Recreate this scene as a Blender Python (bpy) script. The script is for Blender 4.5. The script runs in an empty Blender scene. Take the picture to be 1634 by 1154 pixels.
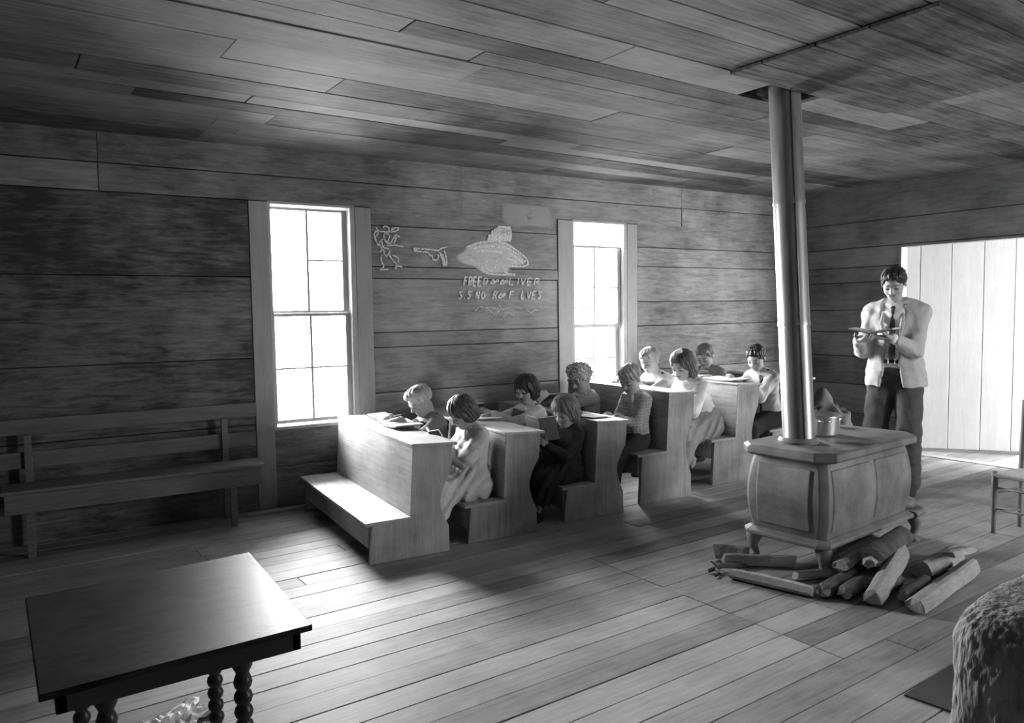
import bpy, math, random
import numpy as np
from math import sin, cos, pi, radians
from mathutils import Vector, Matrix
PEOPLE = True
random.seed(11); rng = np.random.default_rng(5)
S = bpy.context.scene
COL = S.collection
H_CAM = 1.39
ZC = 2.56                       # ceiling height

# ------------------------------------------------------------------ helpers
class MB:
    """collects shapes, links them as ONE mesh object"""
    def __init__(s): s.v = []; s.f = []; s.t = []
    def add(s, vs, fs, tone=0.5):
        n = len(s.v); s.v += [tuple(v) for v in vs]; s.f += [tuple(i + n for i in f) for f in fs]
        s.t += [tone] * len(vs); return s
    def box(s, x0, x1, y0, y1, z0, z1, tone=0.5, M=None):
        vs = [Vector((x, y, z)) for z in (z0, z1) for y in (y0, y1) for x in (x0, x1)]
        if M is not None: vs = [M @ v for v in vs]
        return s.add(vs, [(0, 2, 3, 1), (4, 5, 7, 6), (0, 1, 5, 4), (2, 6, 7, 3), (0, 4, 6, 2), (1, 3, 7, 5)], tone)
    def hexa(s, b, t, tone=0.5):
        """b, t: four corners each, counter-clockwise seen from above"""
        return s.add(list(b) + list(t), [(3, 2, 1, 0), (4, 5, 6, 7), (0, 1, 5, 4), (1, 2, 6, 5), (2, 3, 7, 6), (3, 0, 4, 7)], tone)
    def prism(s, prof, y0, y1, tone=0.5, axis='y'):
        n = len(prof)
        if axis == 'y':
            vs = [(p[0], y0, p[1]) for p in prof] + [(p[0], y1, p[1]) for p in prof]
        elif axis == 'z':
            vs = [(p[0], p[1], y0) for p in prof] + [(p[0], p[1], y1) for p in prof]
        else:
            vs = [(y0, p[0], p[1]) for p in prof] + [(y1, p[0], p[1]) for p in prof]
        fs = [tuple(range(n)), tuple(range(2 * n - 1, n - 1, -1))] + [(i, i + n, (i + 1) % n + n, (i + 1) % n) for i in range(n)]
        return s.add(vs, fs, tone)
    def tube(s, pts, rad, n=12, tone=0.5, cap=True):
        pts = [Vector(p) for p in pts]
        if not hasattr(rad, '__len__'): rad = [rad] * len(pts)
        vs = []; up = None
        for i, p in enumerate(pts):
            d = (pts[min(i + 1, len(pts) - 1)] - pts[max(i - 1, 0)]).normalized()
            if up is None: up = Vector((0, 0, 1)) if abs(d.z) < .9 else Vector((1, 0, 0))
            a = d.cross(up).normalized(); b = a.cross(d).normalized(); up = b
            vs += [p + (a * cos(2 * pi * k / n) + b * sin(2 * pi * k / n)) * rad[i] for k in range(n)]
        fs = [(i * n + k, i * n + (k + 1) % n, (i + 1) * n + (k + 1) % n, (i + 1) * n + k) for i in range(len(pts) - 1) for k in range(n)]
        if cap: fs += [tuple(range(n - 1, -1, -1)), tuple((len(pts) - 1) * n + k for k in range(n))]
        return s.add(vs, fs, tone)
    def lathe(s, prof, n=24, c=(0, 0, 0), tone=0.5, cap=True):
        vs = [(c[0] + r * cos(2 * pi * k / n), c[1] + r * sin(2 * pi * k / n), c[2] + z) for r, z in prof for k in range(n)]
        m = len(prof)
        fs = [(i * n + k, i * n + (k + 1) % n, (i + 1) * n + (k + 1) % n, (i + 1) * n + k) for i in range(m - 1) for k in range(n)]
        if cap: fs += [tuple(range(n - 1, -1, -1)), tuple((m - 1) * n + k for k in range(n))]
        return s.add(vs, fs, tone)
    def build(s, name, mat, parent=None, smooth=False, bevel=0, seg=2, auto=None):
        me = bpy.data.meshes.new(name); me.from_pydata(s.v, [], s.f); me.update()
        a = me.attributes.new('tone', 'FLOAT', 'POINT'); a.data.foreach_set('value', s.t)
        me.materials.append(mat)
        if smooth: me.polygons.foreach_set('use_smooth', [True] * len(me.polygons))
        o = bpy.data.objects.new(name, me); COL.objects.link(o)
        if parent: o.parent = parent
        if bevel:
            m = o.modifiers.new('bevel', 'BEVEL'); m.width = bevel; m.segments = seg; m.limit_method = 'ANGLE'; m.angle_limit = radians(35)
        if auto: me.set_sharp_from_angle(angle=radians(auto))
        return o

def thing(name, label, cat, loc=(0, 0, 0), rz=0, group=None):
    o = bpy.data.objects.new(name, None); COL.objects.link(o); o.empty_display_size = .1
    o.location = loc; o.rotation_euler = (0, 0, rz)
    return tag(o, label, cat, group)
def tag(o, label, cat, group=None):
    o['label'] = label; o['category'] = cat
    if group: o['group'] = group
    return o
def struct(o): o['kind'] = 'structure'; return o

# ------------------------------------------------------------------ materials
def nt(name):
    m = bpy.data.materials.new(name); m.use_nodes = True
    t = m.node_tree; b = t.nodes['Principled BSDF']; return m, t, b
def node(t, typ, **kw):
    n = t.nodes.new(typ)
    for k, v in kw.items():
        if k in n.inputs: n.inputs[k].default_value = v
        else: setattr(n, k, v)
    return n
def math_(t, op, a, b=None):
    n = t.nodes.new('ShaderNodeMath'); n.operation = op
    for i, x in enumerate((a, b)):
        if x is None: continue
        if isinstance(x, (int, float)): n.inputs[i].default_value = x
        else: t.links.new(x, n.inputs[i])
    return n.outputs[0]
def wood(name, lo, hi, axis=(1, 14, 14), scale=1.6, rough=.7, blotch=.35, bump=.15, spec=.3, streak=0.6, wear=0, tone_amt=1.0):
    """weathered wood: grain stretched along one axis, blotches, per-board tone from the mesh"""
    m, t, b = nt(name); L = t.links.new
    tc = node(t, 'ShaderNodeTexCoord'); mp = node(t, 'ShaderNodeMapping'); L(tc.outputs['Object'], mp.inputs[0])
    mp.inputs['Scale'].default_value = axis
    at = node(t, 'ShaderNodeAttribute', attribute_name='tone')
    off = node(t, 'ShaderNodeCombineXYZ')
    L(math_(t, 'MULTIPLY', at.outputs['Fac'], 37.0), off.inputs[0]); L(math_(t, 'MULTIPLY', at.outputs['Fac'], 91.0), off.inputs[2])
    L(off.outputs[0], mp.inputs['Location'])
    g = node(t, 'ShaderNodeTexNoise', Scale=scale * 2.2, Detail=8.0, Roughness=.65, Distortion=.6); L(mp.outputs[0], g.inputs[0])
    bl = node(t, 'ShaderNodeTexNoise', Scale=2.3, Detail=5.0, Roughness=.6); L(tc.outputs['Object'], bl.inputs[0])
    fine = node(t, 'ShaderNodeTexNoise', Scale=scale * 9, Detail=3.0); L(mp.outputs[0], fine.inputs[0])
    x = math_(t, 'MULTIPLY', math_(t, 'SUBTRACT', g.outputs['Fac'], .5), streak * 2.2)
    x = math_(t, 'ADD', x, math_(t, 'MULTIPLY', math_(t, 'SUBTRACT', bl.outputs['Fac'], .5), blotch * 3.2))
    x = math_(t, 'ADD', x, math_(t, 'MULTIPLY', math_(t, 'SUBTRACT', fine.outputs['Fac'], .5), .35))
    x = math_(t, 'ADD', x, math_(t, 'MULTIPLY', math_(t, 'SUBTRACT', at.outputs['Fac'], .5), tone_amt))
    x = math_(t, 'ADD', x, .5)
    r = node(t, 'ShaderNodeMapRange'); L(x, r.inputs[0]); r.inputs['To Min'].default_value = lo; r.inputs['To Max'].default_value = hi
    c = node(t, 'ShaderNodeCombineColor')
    for i in range(3): L(r.outputs[0], c.inputs[i])
    L(c.outputs[0], b.inputs['Base Color'])
    b.inputs['Roughness'].default_value = rough; b.inputs['Specular IOR Level'].default_value = spec
    if bump:
        bp = node(t, 'ShaderNodeBump', Strength=bump, Distance=.006)
        L(math_(t, 'ADD', g.outputs['Fac'], math_(t, 'MULTIPLY', fine.outputs['Fac'], .5)), bp.inputs['Height']); L(bp.outputs[0], b.inputs['Normal'])
    return m
def plain(name, v, rough=.7, metal=0, spec=.3, var=.15, scale=8, bump=0, stretch=(1, 1, 1), bscale=None):
    m, t, b = nt(name); L = t.links.new
    tc = node(t, 'ShaderNodeTexCoord'); mp = node(t, 'ShaderNodeMapping'); L(tc.outputs['Object'], mp.inputs[0]); mp.inputs['Scale'].default_value = stretch
    n = node(t, 'ShaderNodeTexNoise', Scale=scale, Detail=6.0, Roughness=.6); L(mp.outputs[0], n.inputs[0])
    r = node(t, 'ShaderNodeMapRange'); L(n.outputs['Fac'], r.inputs[0])
    r.inputs['From Min'].default_value = .25; r.inputs['From Max'].default_value = .75
    r.inputs['To Min'].default_value = max(0, v * (1 - var)); r.inputs['To Max'].default_value = min(1, v * (1 + var))
    c = node(t, 'ShaderNodeCombineColor')
    for i in range(3): L(r.outputs[0], c.inputs[i])
    L(c.outputs[0], b.inputs['Base Color'])
    b.inputs['Roughness'].default_value = rough; b.inputs['Metallic'].default_value = metal; b.inputs['Specular IOR Level'].default_value = spec
    if bump:
        n2 = node(t, 'ShaderNodeTexNoise', Scale=bscale or scale * 3, Detail=4.0); L(mp.outputs[0], n2.inputs[0])
        bp = node(t, 'ShaderNodeBump', Strength=bump, Distance=.01); L(n2.outputs['Fac'], bp.inputs['Height']); L(bp.outputs[0], b.inputs['Normal'])
    return m
_cloth = {}
def cloth(v, plaid=0):
    key = (v, plaid)
    if key in _cloth: return _cloth[key]
    m = plain('cloth', v, rough=.9, spec=.1, var=.14, scale=25, bump=.25, bscale=60)
    if plaid:
        t = m.node_tree; L = t.links.new; b = t.nodes['Principled BSDF']
        src = b.inputs['Base Color'].links[0].from_socket
        tc = node(t, 'ShaderNodeTexCoord'); 
        w = []
        for ax in ('X', 'Z'):
            q = node(t, 'ShaderNodeTexWave', Scale=14.0, Distortion=.8); q.bands_direction = ax; L(tc.outputs['Object'], q.inputs[0]); w.append(q.outputs['Fac'])
        f = math_(t, 'ADD', math_(t, 'MULTIPLY', math_(t, 'MULTIPLY', w[0], w[1]), -plaid), 1.0)
        mx = node(t, 'ShaderNodeMix', data_type='RGBA', blend_type='MULTIPLY'); mx.inputs[0].default_value = 1
        cc = node(t, 'ShaderNodeCombineColor')
        for i in range(3): L(f, cc.inputs[i])
        L(src, mx.inputs[6]); L(cc.outputs[0], mx.inputs[7]); L(mx.outputs[2], b.inputs['Base Color'])
    _cloth[key] = m; return m

M_floor = wood('floor_wood', .14, .42, (1, 16, 16), 1.5, rough=.62, blotch=.4, bump=.12, spec=.25, streak=.5, tone_amt=.7)
M_ceil = wood('ceiling_wood', .035, .24, (1, 15, 15), 1.4, rough=.75, blotch=.45, bump=.15, spec=.18, streak=.7, tone_amt=.9)
M_wall = wood('wall_wood', .045, .36, (1, 9, 9), 1.7, rough=.65, blotch=.38, bump=.1, spec=.25, streak=.55, tone_amt=.7)
M_case = wood('casing_wood', .24, .44, (10, 10, 1), 1.5, rough=.6, blotch=.25, bump=.08, streak=.3, tone_amt=.4)
M_sash = plain('sash_paint', .42, .55, var=.12)
M_desk = wood('desk_wood', .18, .52, (14, 1, 14), 1.6, rough=.5, blotch=.6, bump=.1, spec=.35, streak=.55, tone_amt=.4)
M_deskv = wood('desk_side_wood', .15, .45, (14, 14, 1), 1.4, rough=.5, blotch=.7, bump=.1, spec=.35, streak=.5, tone_amt=.5)
M_bench = wood('bench_wood', .09, .24, (1, 14, 14), 1.6, rough=.55, blotch=.3, bump=.1, tone_amt=.4)
M_door = wood('door_wood', .24, .40, (12, 12, 1), 1.4, rough=.6, blotch=.2, bump=.06, streak=.3, tone_amt=.3)
M_table = wood('table_wood', .003, .055, (1, 3.5, 3.5), 4.5, rough=.40, blotch=1.1, bump=.08, spec=.2, streak=.7)
M_tleg = plain('table_leg_wood', .03, .35, spec=.5, var=.4)
M_iron = plain('stove_iron', .20, .6, metal=.2, spec=.4, var=.6, scale=4, bump=.25, bscale=30)
M_pipe = plain('stovepipe_metal', .30, .38, metal=.6, spec=.5, var=.3, scale=5, bump=.05, stretch=(3, 3, .6))
M_alum = plain('aluminium', .62, .28, metal=.9, spec=.5, var=.12, scale=5)
M_black = plain('soot_black', .02, .9, var=.3)
M_log = wood('log_wood', .20, .48, (1, 12, 12), 2.4, rough=.85, blotch=.5, bump=.5, spec=.1, tone_amt=.5)
M_bark = plain('bark', .10, .9, var=.6, scale=14, bump=.9, bscale=35)
M_chair = wood('chair_wood', .16, .30, (9, 9, 1), 2, rough=.5, tone_amt=.3)
M_rush = plain('woven_rush', .55, .8, var=.3, scale=30, bump=.5, stretch=(1, 8, 1))
M_paper = plain('paper', .80, .8, var=.05)
M_page = plain('page', .66, .85, var=.12, scale=40)
M_cover = plain('book_cover', .10, .6, var=.2)
M_coverl = plain('book_cover_light', .32, .6, var=.2)
M_burlap = plain('burlap', .27, .95, var=.75, scale=16, bump=1.0, bscale=90, stretch=(1, 1, .22))
M_hair = {v: plain('hair', v, .45, var=.35, scale=14, bump=.6, bscale=45, stretch=(1, 1, .5), spec=.5) for v in (.025, .07, .16, .30, .45)}

def glass():
    m, t, b = nt('window_glass'); t.nodes.remove(b)
    tr = node(t, 'ShaderNodeBsdfTransparent'); gl = node(t, 'ShaderNodeBsdfGlossy', Roughness=.02)
    tr.inputs[0].default_value = (.96, .96, .96, 1)
    fr = node(t, 'ShaderNodeFresnel', IOR=1.45); mx = node(t, 'ShaderNodeMixShader')
    t.links.new(fr.outputs[0], mx.inputs[0]); t.links.new(tr.outputs[0], mx.inputs[1]); t.links.new(gl.outputs[0], mx.inputs[2])
    t.links.new(mx.outputs[0], t.nodes['Material Output'].inputs[0]); return m
M_glass = glass()
def chalk(v=.7, cover=.5, scale=60):
    m, t, b = nt('chalk'); L = t.links.new
    b.inputs['Base Color'].default_value = (v, v, v, 1); b.inputs['Roughness'].default_value = 1
    tc = node(t, 'ShaderNodeTexCoord'); n = node(t, 'ShaderNodeTexNoise', Scale=scale, Detail=4.0, Roughness=.7); L(tc.outputs['Object'], n.inputs[0])
    at = node(t, 'ShaderNodeAttribute', attribute_name='tone')
    r = node(t, 'ShaderNodeMapRange'); L(n.outputs['Fac'], r.inputs[0]); r.inputs['From Min'].default_value = .62 - cover * .4; r.inputs['From Max'].default_value = .75 - cover * .25
    tr = node(t, 'ShaderNodeBsdfTransparent'); mx = node(t, 'ShaderNodeMixShader')
    L(math_(t, 'MULTIPLY', r.outputs[0], at.outputs['Fac']), mx.inputs[0]); L(tr.outputs[0], mx.inputs[1]); L(b.outputs[0], mx.inputs[2])
    L(mx.outputs[0], t.nodes['Material Output'].inputs[0]); return m
M_chalk = chalk(.78, .8, 90); M_smear = chalk(.50, 1.1, 14); M_fill = chalk(.62, 1.25, 22)

# ------------------------------------------------------------------ the room
DW = 0.0612895
W0 = Vector((1.66, 5.385, 0))            # a point of the window wall's inner face
WD = Vector((cos(DW), -sin(DW), 0)); WN = Vector((-sin(DW), -cos(DW), 0))     # along it / into the room
def wl(x, z, d=0):
    """point of the window wall at room x, height z, d metres into the room"""
    t = (x - W0.x) / WD.x
    p = W0 + WD * t + WN * d; return Vector((p.x, p.y, z))
XL, XR, YB = -.55, 7.08, -1.7
T = .07
def wbox(mb, x0, x1, z0, z1, d0, d1, tone=.5):
    mb.hexa([wl(x0, z0, d1), wl(x1, z0, d1), wl(x1, z0, d0), wl(x0, z0, d0)], [wl(x0, z1, d1), wl(x1, z1, d1), wl(x1, z1, d0), wl(x0, z1, d0)], tone)

def tone(a=.5): return min(1, max(0, .5 + random.uniform(-a, a)))
# floor boards
fb = MB(); fb.box(XL - .1, XR + .1, YB - .1, 5.7, -.12, -.04, .1)
PITCH = .1395; y = YB; k = 0
while y < 5.66:
    y1 = y + PITCH
    cuts = [XL]
    ym = (y + y1) / 2
    if 1.6 < ym < 3.2: cuts.append(2.722)
    if 1.93 < ym < 2.64: cuts.append(3.14)
    if 2.9 < ym < 3.4 and k % 2: cuts.append(6.5)
    x = (cuts[-1] if len(cuts) > 1 else XL) + random.uniform(1.4, 3.8)
    while x < XR - .6: cuts.append(x); x += random.uniform(2.2, 4)
    cuts = sorted(set(cuts)) + [XR]
    for a, b in zip(cuts[:-1], cuts[1:]):
        g = random.uniform(.0015, .0045); dz = random.uniform(-.0015, .0015)
        fb.box(a + .002, b - .002, y + g / 2, y1 - g / 2, -.04, dz, tone(.5))
    y = y1; k += 1
floor = struct(fb.build('floor', M_floor, bevel=.0015, seg=1))
# ceiling boards, with the opening round the stovepipe and a lower patch beside it
cb = MB(); HX0, HX1, HY0, HY1 = 3.44, 3.90, 2.50, 2.76
y = YB
def cboard(a, b, y0, y1, z, t):
    g = .003; cb.box(a + .002, b - .002, y0 + g, y1 - g, z, z + .02, t)
ys = [YB]
while ys[-1] < 5.6: ys.append(ys[-1] + random.choice((.16, .2, .25, .28)))
ys = sorted([v for v in ys if abs(v - HY0) > .06 and abs(v - HY1) > .06] + [HY0, HY1])
for y0, y1 in zip(ys[:-1], ys[1:]):
    cuts = [XL]; x = XL + random.uniform(.8, 2.6)
    while x < XR - .5: cuts.append(x); x += random.uniform(1.4, 3)
    cuts.append(XR)
    for a, b in zip(cuts[:-1], cuts[1:]):
        tt = tone(.45); z = ZC + random.uniform(0, .006)
        if y0 >= HY0 - .01 and y1 <= HY1 + .01:
            if a < HX0: cboard(a, min(b, HX0), y0, y1, z, tt)
            if b > HX1: cboard(max(a, HX1), b, y0, y1, z, tt)
        else: cboard(a, b, y0, y1, z, tt)
# the lower patch of boards
for (y0, y1, tt) in ((1.50, 1.78, .1), (1.78, 2.03, .3), (2.03, 2.31, .15), (2.31, 2.50, .25)):
    cb.box(3.06, 4.47, y0 + .003, y1 - .003, ZC - .02, ZC - .004, tt)
cb.box(XL - .1, XR + .1, YB - .1, 5.7, ZC + .26, ZC + .28, .0)
for q in ((HX0 - .05, HX0 - .02, HY0 - .05, HY1 + .05), (HX1 + .02, HX1 + .05, HY0 - .05, HY1 + .05), (HX0 - .05, HX1 + .05, HY0 - .05, HY0 - .03), (HX0 - .05, HX1 + .05, HY1 + .03, HY1 + .05)):
    cb.box(*q, ZC + .02, ZC + .26, 0)
ceiling = struct(cb.build('ceiling', M_ceil, bevel=.002, seg=1))

# window wall: wide uneven boards between the openings
ww = MB()
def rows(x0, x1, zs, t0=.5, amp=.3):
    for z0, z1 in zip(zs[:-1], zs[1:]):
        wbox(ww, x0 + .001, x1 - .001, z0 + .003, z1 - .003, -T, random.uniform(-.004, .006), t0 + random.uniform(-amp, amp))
wbox(ww, XL - .1, 1.64, -.1, ZC + .3, -T - .03, -T + .005, 0); wbox(ww, 2.30, 4.28, -.1, ZC + .3, -T - .03, -T + .005, 0); wbox(ww, 4.92, 7.3, -.1, ZC + .3, -T - .03, -T + .005, 0)
wbox(ww, 1.64, 2.30, -.1, .585, -T - .03, -T + .005, 0); wbox(ww, 4.28, 4.92, -.1, .585, -T - .03, -T + .005, 0)
wbox(ww, 1.64, 2.30, 2.2, ZC + .3, -T - .03, -T + .005, 0); wbox(ww, 4.28, 4.92, 2.2, ZC + .3, -T - .03, -T + .005, 0)
rows(XL, 1.525, [-.04, .28, .62, 1.09, 1.66, 2.19], .08, .15)  # dark boards, tone lowered further to paint in the left corner's shade
rows(2.42, 4.13, [-.04, .36, .78, 1.13, 1.245, 1.66, 1.75, 2.06, 2.20], .62, .16)  # these boards and the next toned up to imitate window glow
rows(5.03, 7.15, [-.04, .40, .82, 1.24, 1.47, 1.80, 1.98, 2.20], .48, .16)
for a, b in ((XL, .62), (.62, 3.2), (3.2, 5.6), (5.6, 7.15)):
    rows(a, b, [2.19, 2.37, ZC + .02], .52, .12)
rows(1.64, 2.30, [-.04, .30, .575], .45, .15); rows(4.28, 4.92, [-.04, .30, .575], .45, .15)
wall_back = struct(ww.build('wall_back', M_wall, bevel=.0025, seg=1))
# vertical casing boards beside the windows
for i, (a, b) in enumerate(((1.527, 1.655), (2.293, 2.418), (4.132, 4.288), (4.908, 5.028))):
    m = MB(); wbox(m, a, b, 0, 2.187, -T, .010, tone(.3)); o = struct(m.build('trim_%d' % (i + 1), M_case, bevel=.003))
def window(n, x0, x1, z0, z1, zm, lower_drop, panes_top, panes_bot):
    root = thing('window_%d' % n, 'x', 'window'); del root['label']; del root['category']; struct(root)
    f = MB()
    wbox(f, x0, x0 + .022, z0, z1, -T - .06, .004); wbox(f, x1 - .04, x1, z0, z1, -T - .06, .006, .8)
    wbox(f, x0, x1, z1 - .02, z1, -T - .06, .006, .7); wbox(f, x0 - .01, x1 + .01, z0 - .018, z0 + .004, -T - .06, .02, .9)
    f.build('window_frame', M_sash, root, bevel=.002)
    a, b = x0 + .022, x1 - .06
    def sash(za, zb, d, splits, vx=.5, nm='sash', rail=.028):
        s = MB()
        wbox(s, a, a + .018, za, zb, d - .03, d); wbox(s, b - .018, b + .02, za, zb, d - .03, d)
        wbox(s, a, b, za, za + rail, d - .03, d); wbox(s, a, b, zb - rail * .8, zb, d - .03, d)
        xm = a + (b - a) * vx
        wbox(s, xm - .009, xm + .009, za, zb, d - .025, d - .004)
        for (u0, u1, zz) in splits: wbox(s, a + (b - a) * u0, a + (b - a) * u1, zz - .007, zz + .007, d - .024, d - .005)
        o = s.build(nm, M_sash, root, bevel=.0015, seg=1)
        g = MB(); wbox(g, a + .01, b - .01, za + .01, zb - .01, d - .0165, d - .0135); g.build('pane', M_glass, o)
    return root, sash
w1, sash = window(1, 1.655, 2.293, .585, 2.195, 1.40, 0, 0, 0)
sash(1.395, 2.17, -.075, [(.5, 1, 1.79)], .5)
sash(.60, 1.40, -.04, [(0, 1, 1.0)], .5)
w2, sash = window(2, 4.288, 4.908, .585, 2.195, 1.25, 0, 0, 0)
sash(1.24, 1.98, -.04, [(.45, 1, 1.60), (0, .45, 1.42)], .48)       # this window's sash has slipped down
sash(.60, 1.25, -.075, [(0, 1, .95)], .5)

# left wall, rear wall with an added fill window, right part of the far wall with the doorway
lw = MB()
zs = [-.04, .3, .65, 1.0, 1.35, 1.7, 2.05, 2.3, ZC + .02]
lw.box(XL - .12, XL - .06, YB - .1, 5.8, -.1, ZC + .3, 0)
for a, b in zip(zs[:-1], zs[1:]): lw.box(XL - .07, XL + random.uniform(-.004, .004), YB, 5.56, a + .002, b - .002, tone(.25))
M_dark = wood('bounce_cutting_wall_wood', .02, .08, (9, 1, 9), 1.5)  # unseen walls coloured very dark so little light bounces to the left
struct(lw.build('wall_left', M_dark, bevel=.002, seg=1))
M_wally = wood('far_wall_wood', .07, .24, (9, 1, 9), 1.5, rough=.7, blotch=.5, bump=.1, spec=.25, streak=.55, tone_amt=.7)
fw = MB(); DY0, DY1, DZ = 2.50, 3.775, 1.955
zz = [-.04, .33, .62, .9, 1.14, 1.36, 1.63, 1.78, 1.97]
for a, b in zip(zz[:-1], zz[1:]):
    fw.box(XR + random.uniform(-.006, .006), XR + .07, DY1, 5.2, a + .003, b - .003, tone(.3))
    fw.box(XR + random.uniform(-.006, .006), XR + .07, YB, DY0, a + .003, b - .003, tone(.3))
for a, b in ((1.97, 2.22), (2.22, ZC + .02)):
    fw.box(XR + random.uniform(-.006, .006), XR + .07, YB, 5.2, a + .003, b - .003, tone(.3))
fw.box(XR + .06, XR + .1, DY1 + .002, 5.3, -.1, ZC + .3, 0); fw.box(XR + .06, XR + .1, YB - .1, DY0 - .002, -.1, ZC + .3, 0); fw.box(XR + .06, XR + .1, YB - .1, 5.3, DZ + .01, ZC + .3, 0)
struct(fw.build('wall_right', M_wally, bevel=.003, seg=1))
# the rear wall, behind the camera, with an unseen window added for fill light
RW = [(-.1, .7), (2.4, 3.3), (4.9, 5.8)]
def rear(openings):
    b = MB(); xs = [XL - .1] + [v for o in openings for v in o] + [XR + .1]
    for a, c in zip(xs[0::2], xs[1::2]): 
        for z0, z1 in ((-.1, .62), (.62, 1.1), (1.1, 1.66), (1.66, 2.19), (2.19, ZC + .05)): b.box(a, c, YB - .07, YB, z0, z1, tone(.3))
    for a, c in openings: b.box(a, c, YB - .07, YB, -.1, .7, tone()); b.box(a, c, YB - .07, YB, 2.15, ZC + .05, tone())
    return b
REAR_OPEN = [(5.3, 6.5)]  # unseen fill opening, set far right so its light fades leftwards
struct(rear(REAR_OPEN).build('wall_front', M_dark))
for n, (a, c) in enumerate(REAR_OPEN):
    root = bpy.data.objects.new('window_%d' % (n + 3), None); COL.objects.link(root); struct(root)
    f = MB()
    for q in ((a, a + .04, .7, 2.15), (c - .04, c, .7, 2.15), (a, c, .7, .74), (a, c, 2.11, 2.15), (a, c, 1.40, 1.44), ((a + c) / 2 - .012, (a + c) / 2 + .012, .7, 2.15)):
        f.box(q[0], q[1], YB - .06, YB - .01, q[2], q[3])
    f.build('window_frame', M_sash, root)

# door leaf standing open outwards, hinged on the left jamb
dr = bpy.data.objects.new('door_1', None); COL.objects.link(dr); struct(dr)
dr.location = (7.17, 3.86, 0); dr.rotation_euler = (0, 0, math.atan2(3.02 - 3.86, 7.78 - 7.17))
m = MB(); x = 0
for wd in (.20, .26, .265, .25, .24, .2):
    m.box(x + .002, x + wd - .002, -.014 + random.uniform(-.001, .001), .014, .035, 2.06, tone(.4)); x += wd
m.build('door_panel', M_door, dr, bevel=.003)
m = MB(); m.box(.05, x - .05, .014, .036, .3, .44); m.box(.05, x - .05, .014, .036, 1.6, 1.74); m.build('door_batten', M_door, dr, bevel=.003)
# the porch floor outside the doorway
m = MB(); yy = 1.2
while yy < 4.6: m.box(XR + .1, 9.2, yy + .003, yy + .137, -.05, -.005, tone(.4)); yy += .14
struct(m.build('floor_porch', M_floor))
m = MB(); m.box(XR + .1, 9.3, 1.0, 4.8, 2.25, 2.3, .2); m.box(9.2, 9.27, 1.9, 4.8, -.05, 2.25, .3); m.box(XR + .1, 9.25, 4.72, 4.8, -.05, 2.25, .3)  # roof and walls added outside to cut the light on the door leaf
struct(m.build('porch_light_block', M_wally))
m = MB(); m.box(XR - .01, XR + .11, DY0, DY1, -.05, .006); struct(m.build('trim_5', M_case, bevel=.003))
m = MB(); m.box(XR - .012, XR + .1, DY1 - .012, DY1 + .012, 0, DZ); m.box(XR - .012, XR + .1, DY0 - .012, DY0 + .012, 0, DZ); m.box(XR - .012, XR + .1, DY0, DY1, DZ - .01, DZ + .012)
struct(m.build('trim_6', M_wally, bevel=.003))

# loose strip of board at the foot of the window wall
m = MB(); m.hexa([(1.41, 5.262, .001), (1.83, 5.235, .001), (1.84, 5.29, .001), (1.42, 5.315, .001)], [(1.41, 5.262, .016), (1.83, 5.235, .016), (1.84, 5.29, .022), (1.42, 5.315, .022)])
tag(m.build('board', M_door, bevel=.002), 'short loose strip of pale board lying on the floor against the window wall', 'board')

# ------------------------------------------------------------------ chalk on the boards
def ribbon(mb, pts, w=.008, d=.008, tone=1.0):
    """pts in (x, z) on the window wall"""
    P = [wl(a, b, d) for a, b in pts]
    vs = []; fs = []
    for i, p in enumerate(P):
        q = (P[min(i + 1, len(P) - 1)] - P[max(i - 1, 0)])
        if q.length < 1e-6: q = Vector((1, 0, 0))
        q.normalize(); s = q.cross(WN).normalized() * w / 2
        vs += [p + s, p - s]
    for i in range(len(P) - 1): fs.append((2 * i, 2 * i + 1, 2 * i + 3, 2 * i + 2))
    # thin solid so that the stroke has a real edge
    n = len(vs); vs2 = vs + [v - WN * .0008 for v in vs]; fs2 = fs + [tuple(i + n for i in reversed(f)) for f in fs]
    mb.add(vs2, fs2, tone)
def smooth_pts(pts, n=5):
    out = []
    for i in range(len(pts) - 1):
        p0 = pts[max(i - 1, 0)]; p1 = pts[i]; p2 = pts[i + 1]; p3 = pts[min(i + 2, len(pts) - 1)]
        for j in range(n):
            t = j / n
            out.append(tuple(.5 * (2 * p1[k] + (p2[k] - p0[k]) * t + (2 * p0[k] - 5 * p1[k] + 4 * p2[k] - p3[k]) * t * t + (3 * p1[k] - p0[k] - 3 * p2[k] + p3[k]) * t ** 3) for k in (0, 1)))
    return out + [pts[-1]]
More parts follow.
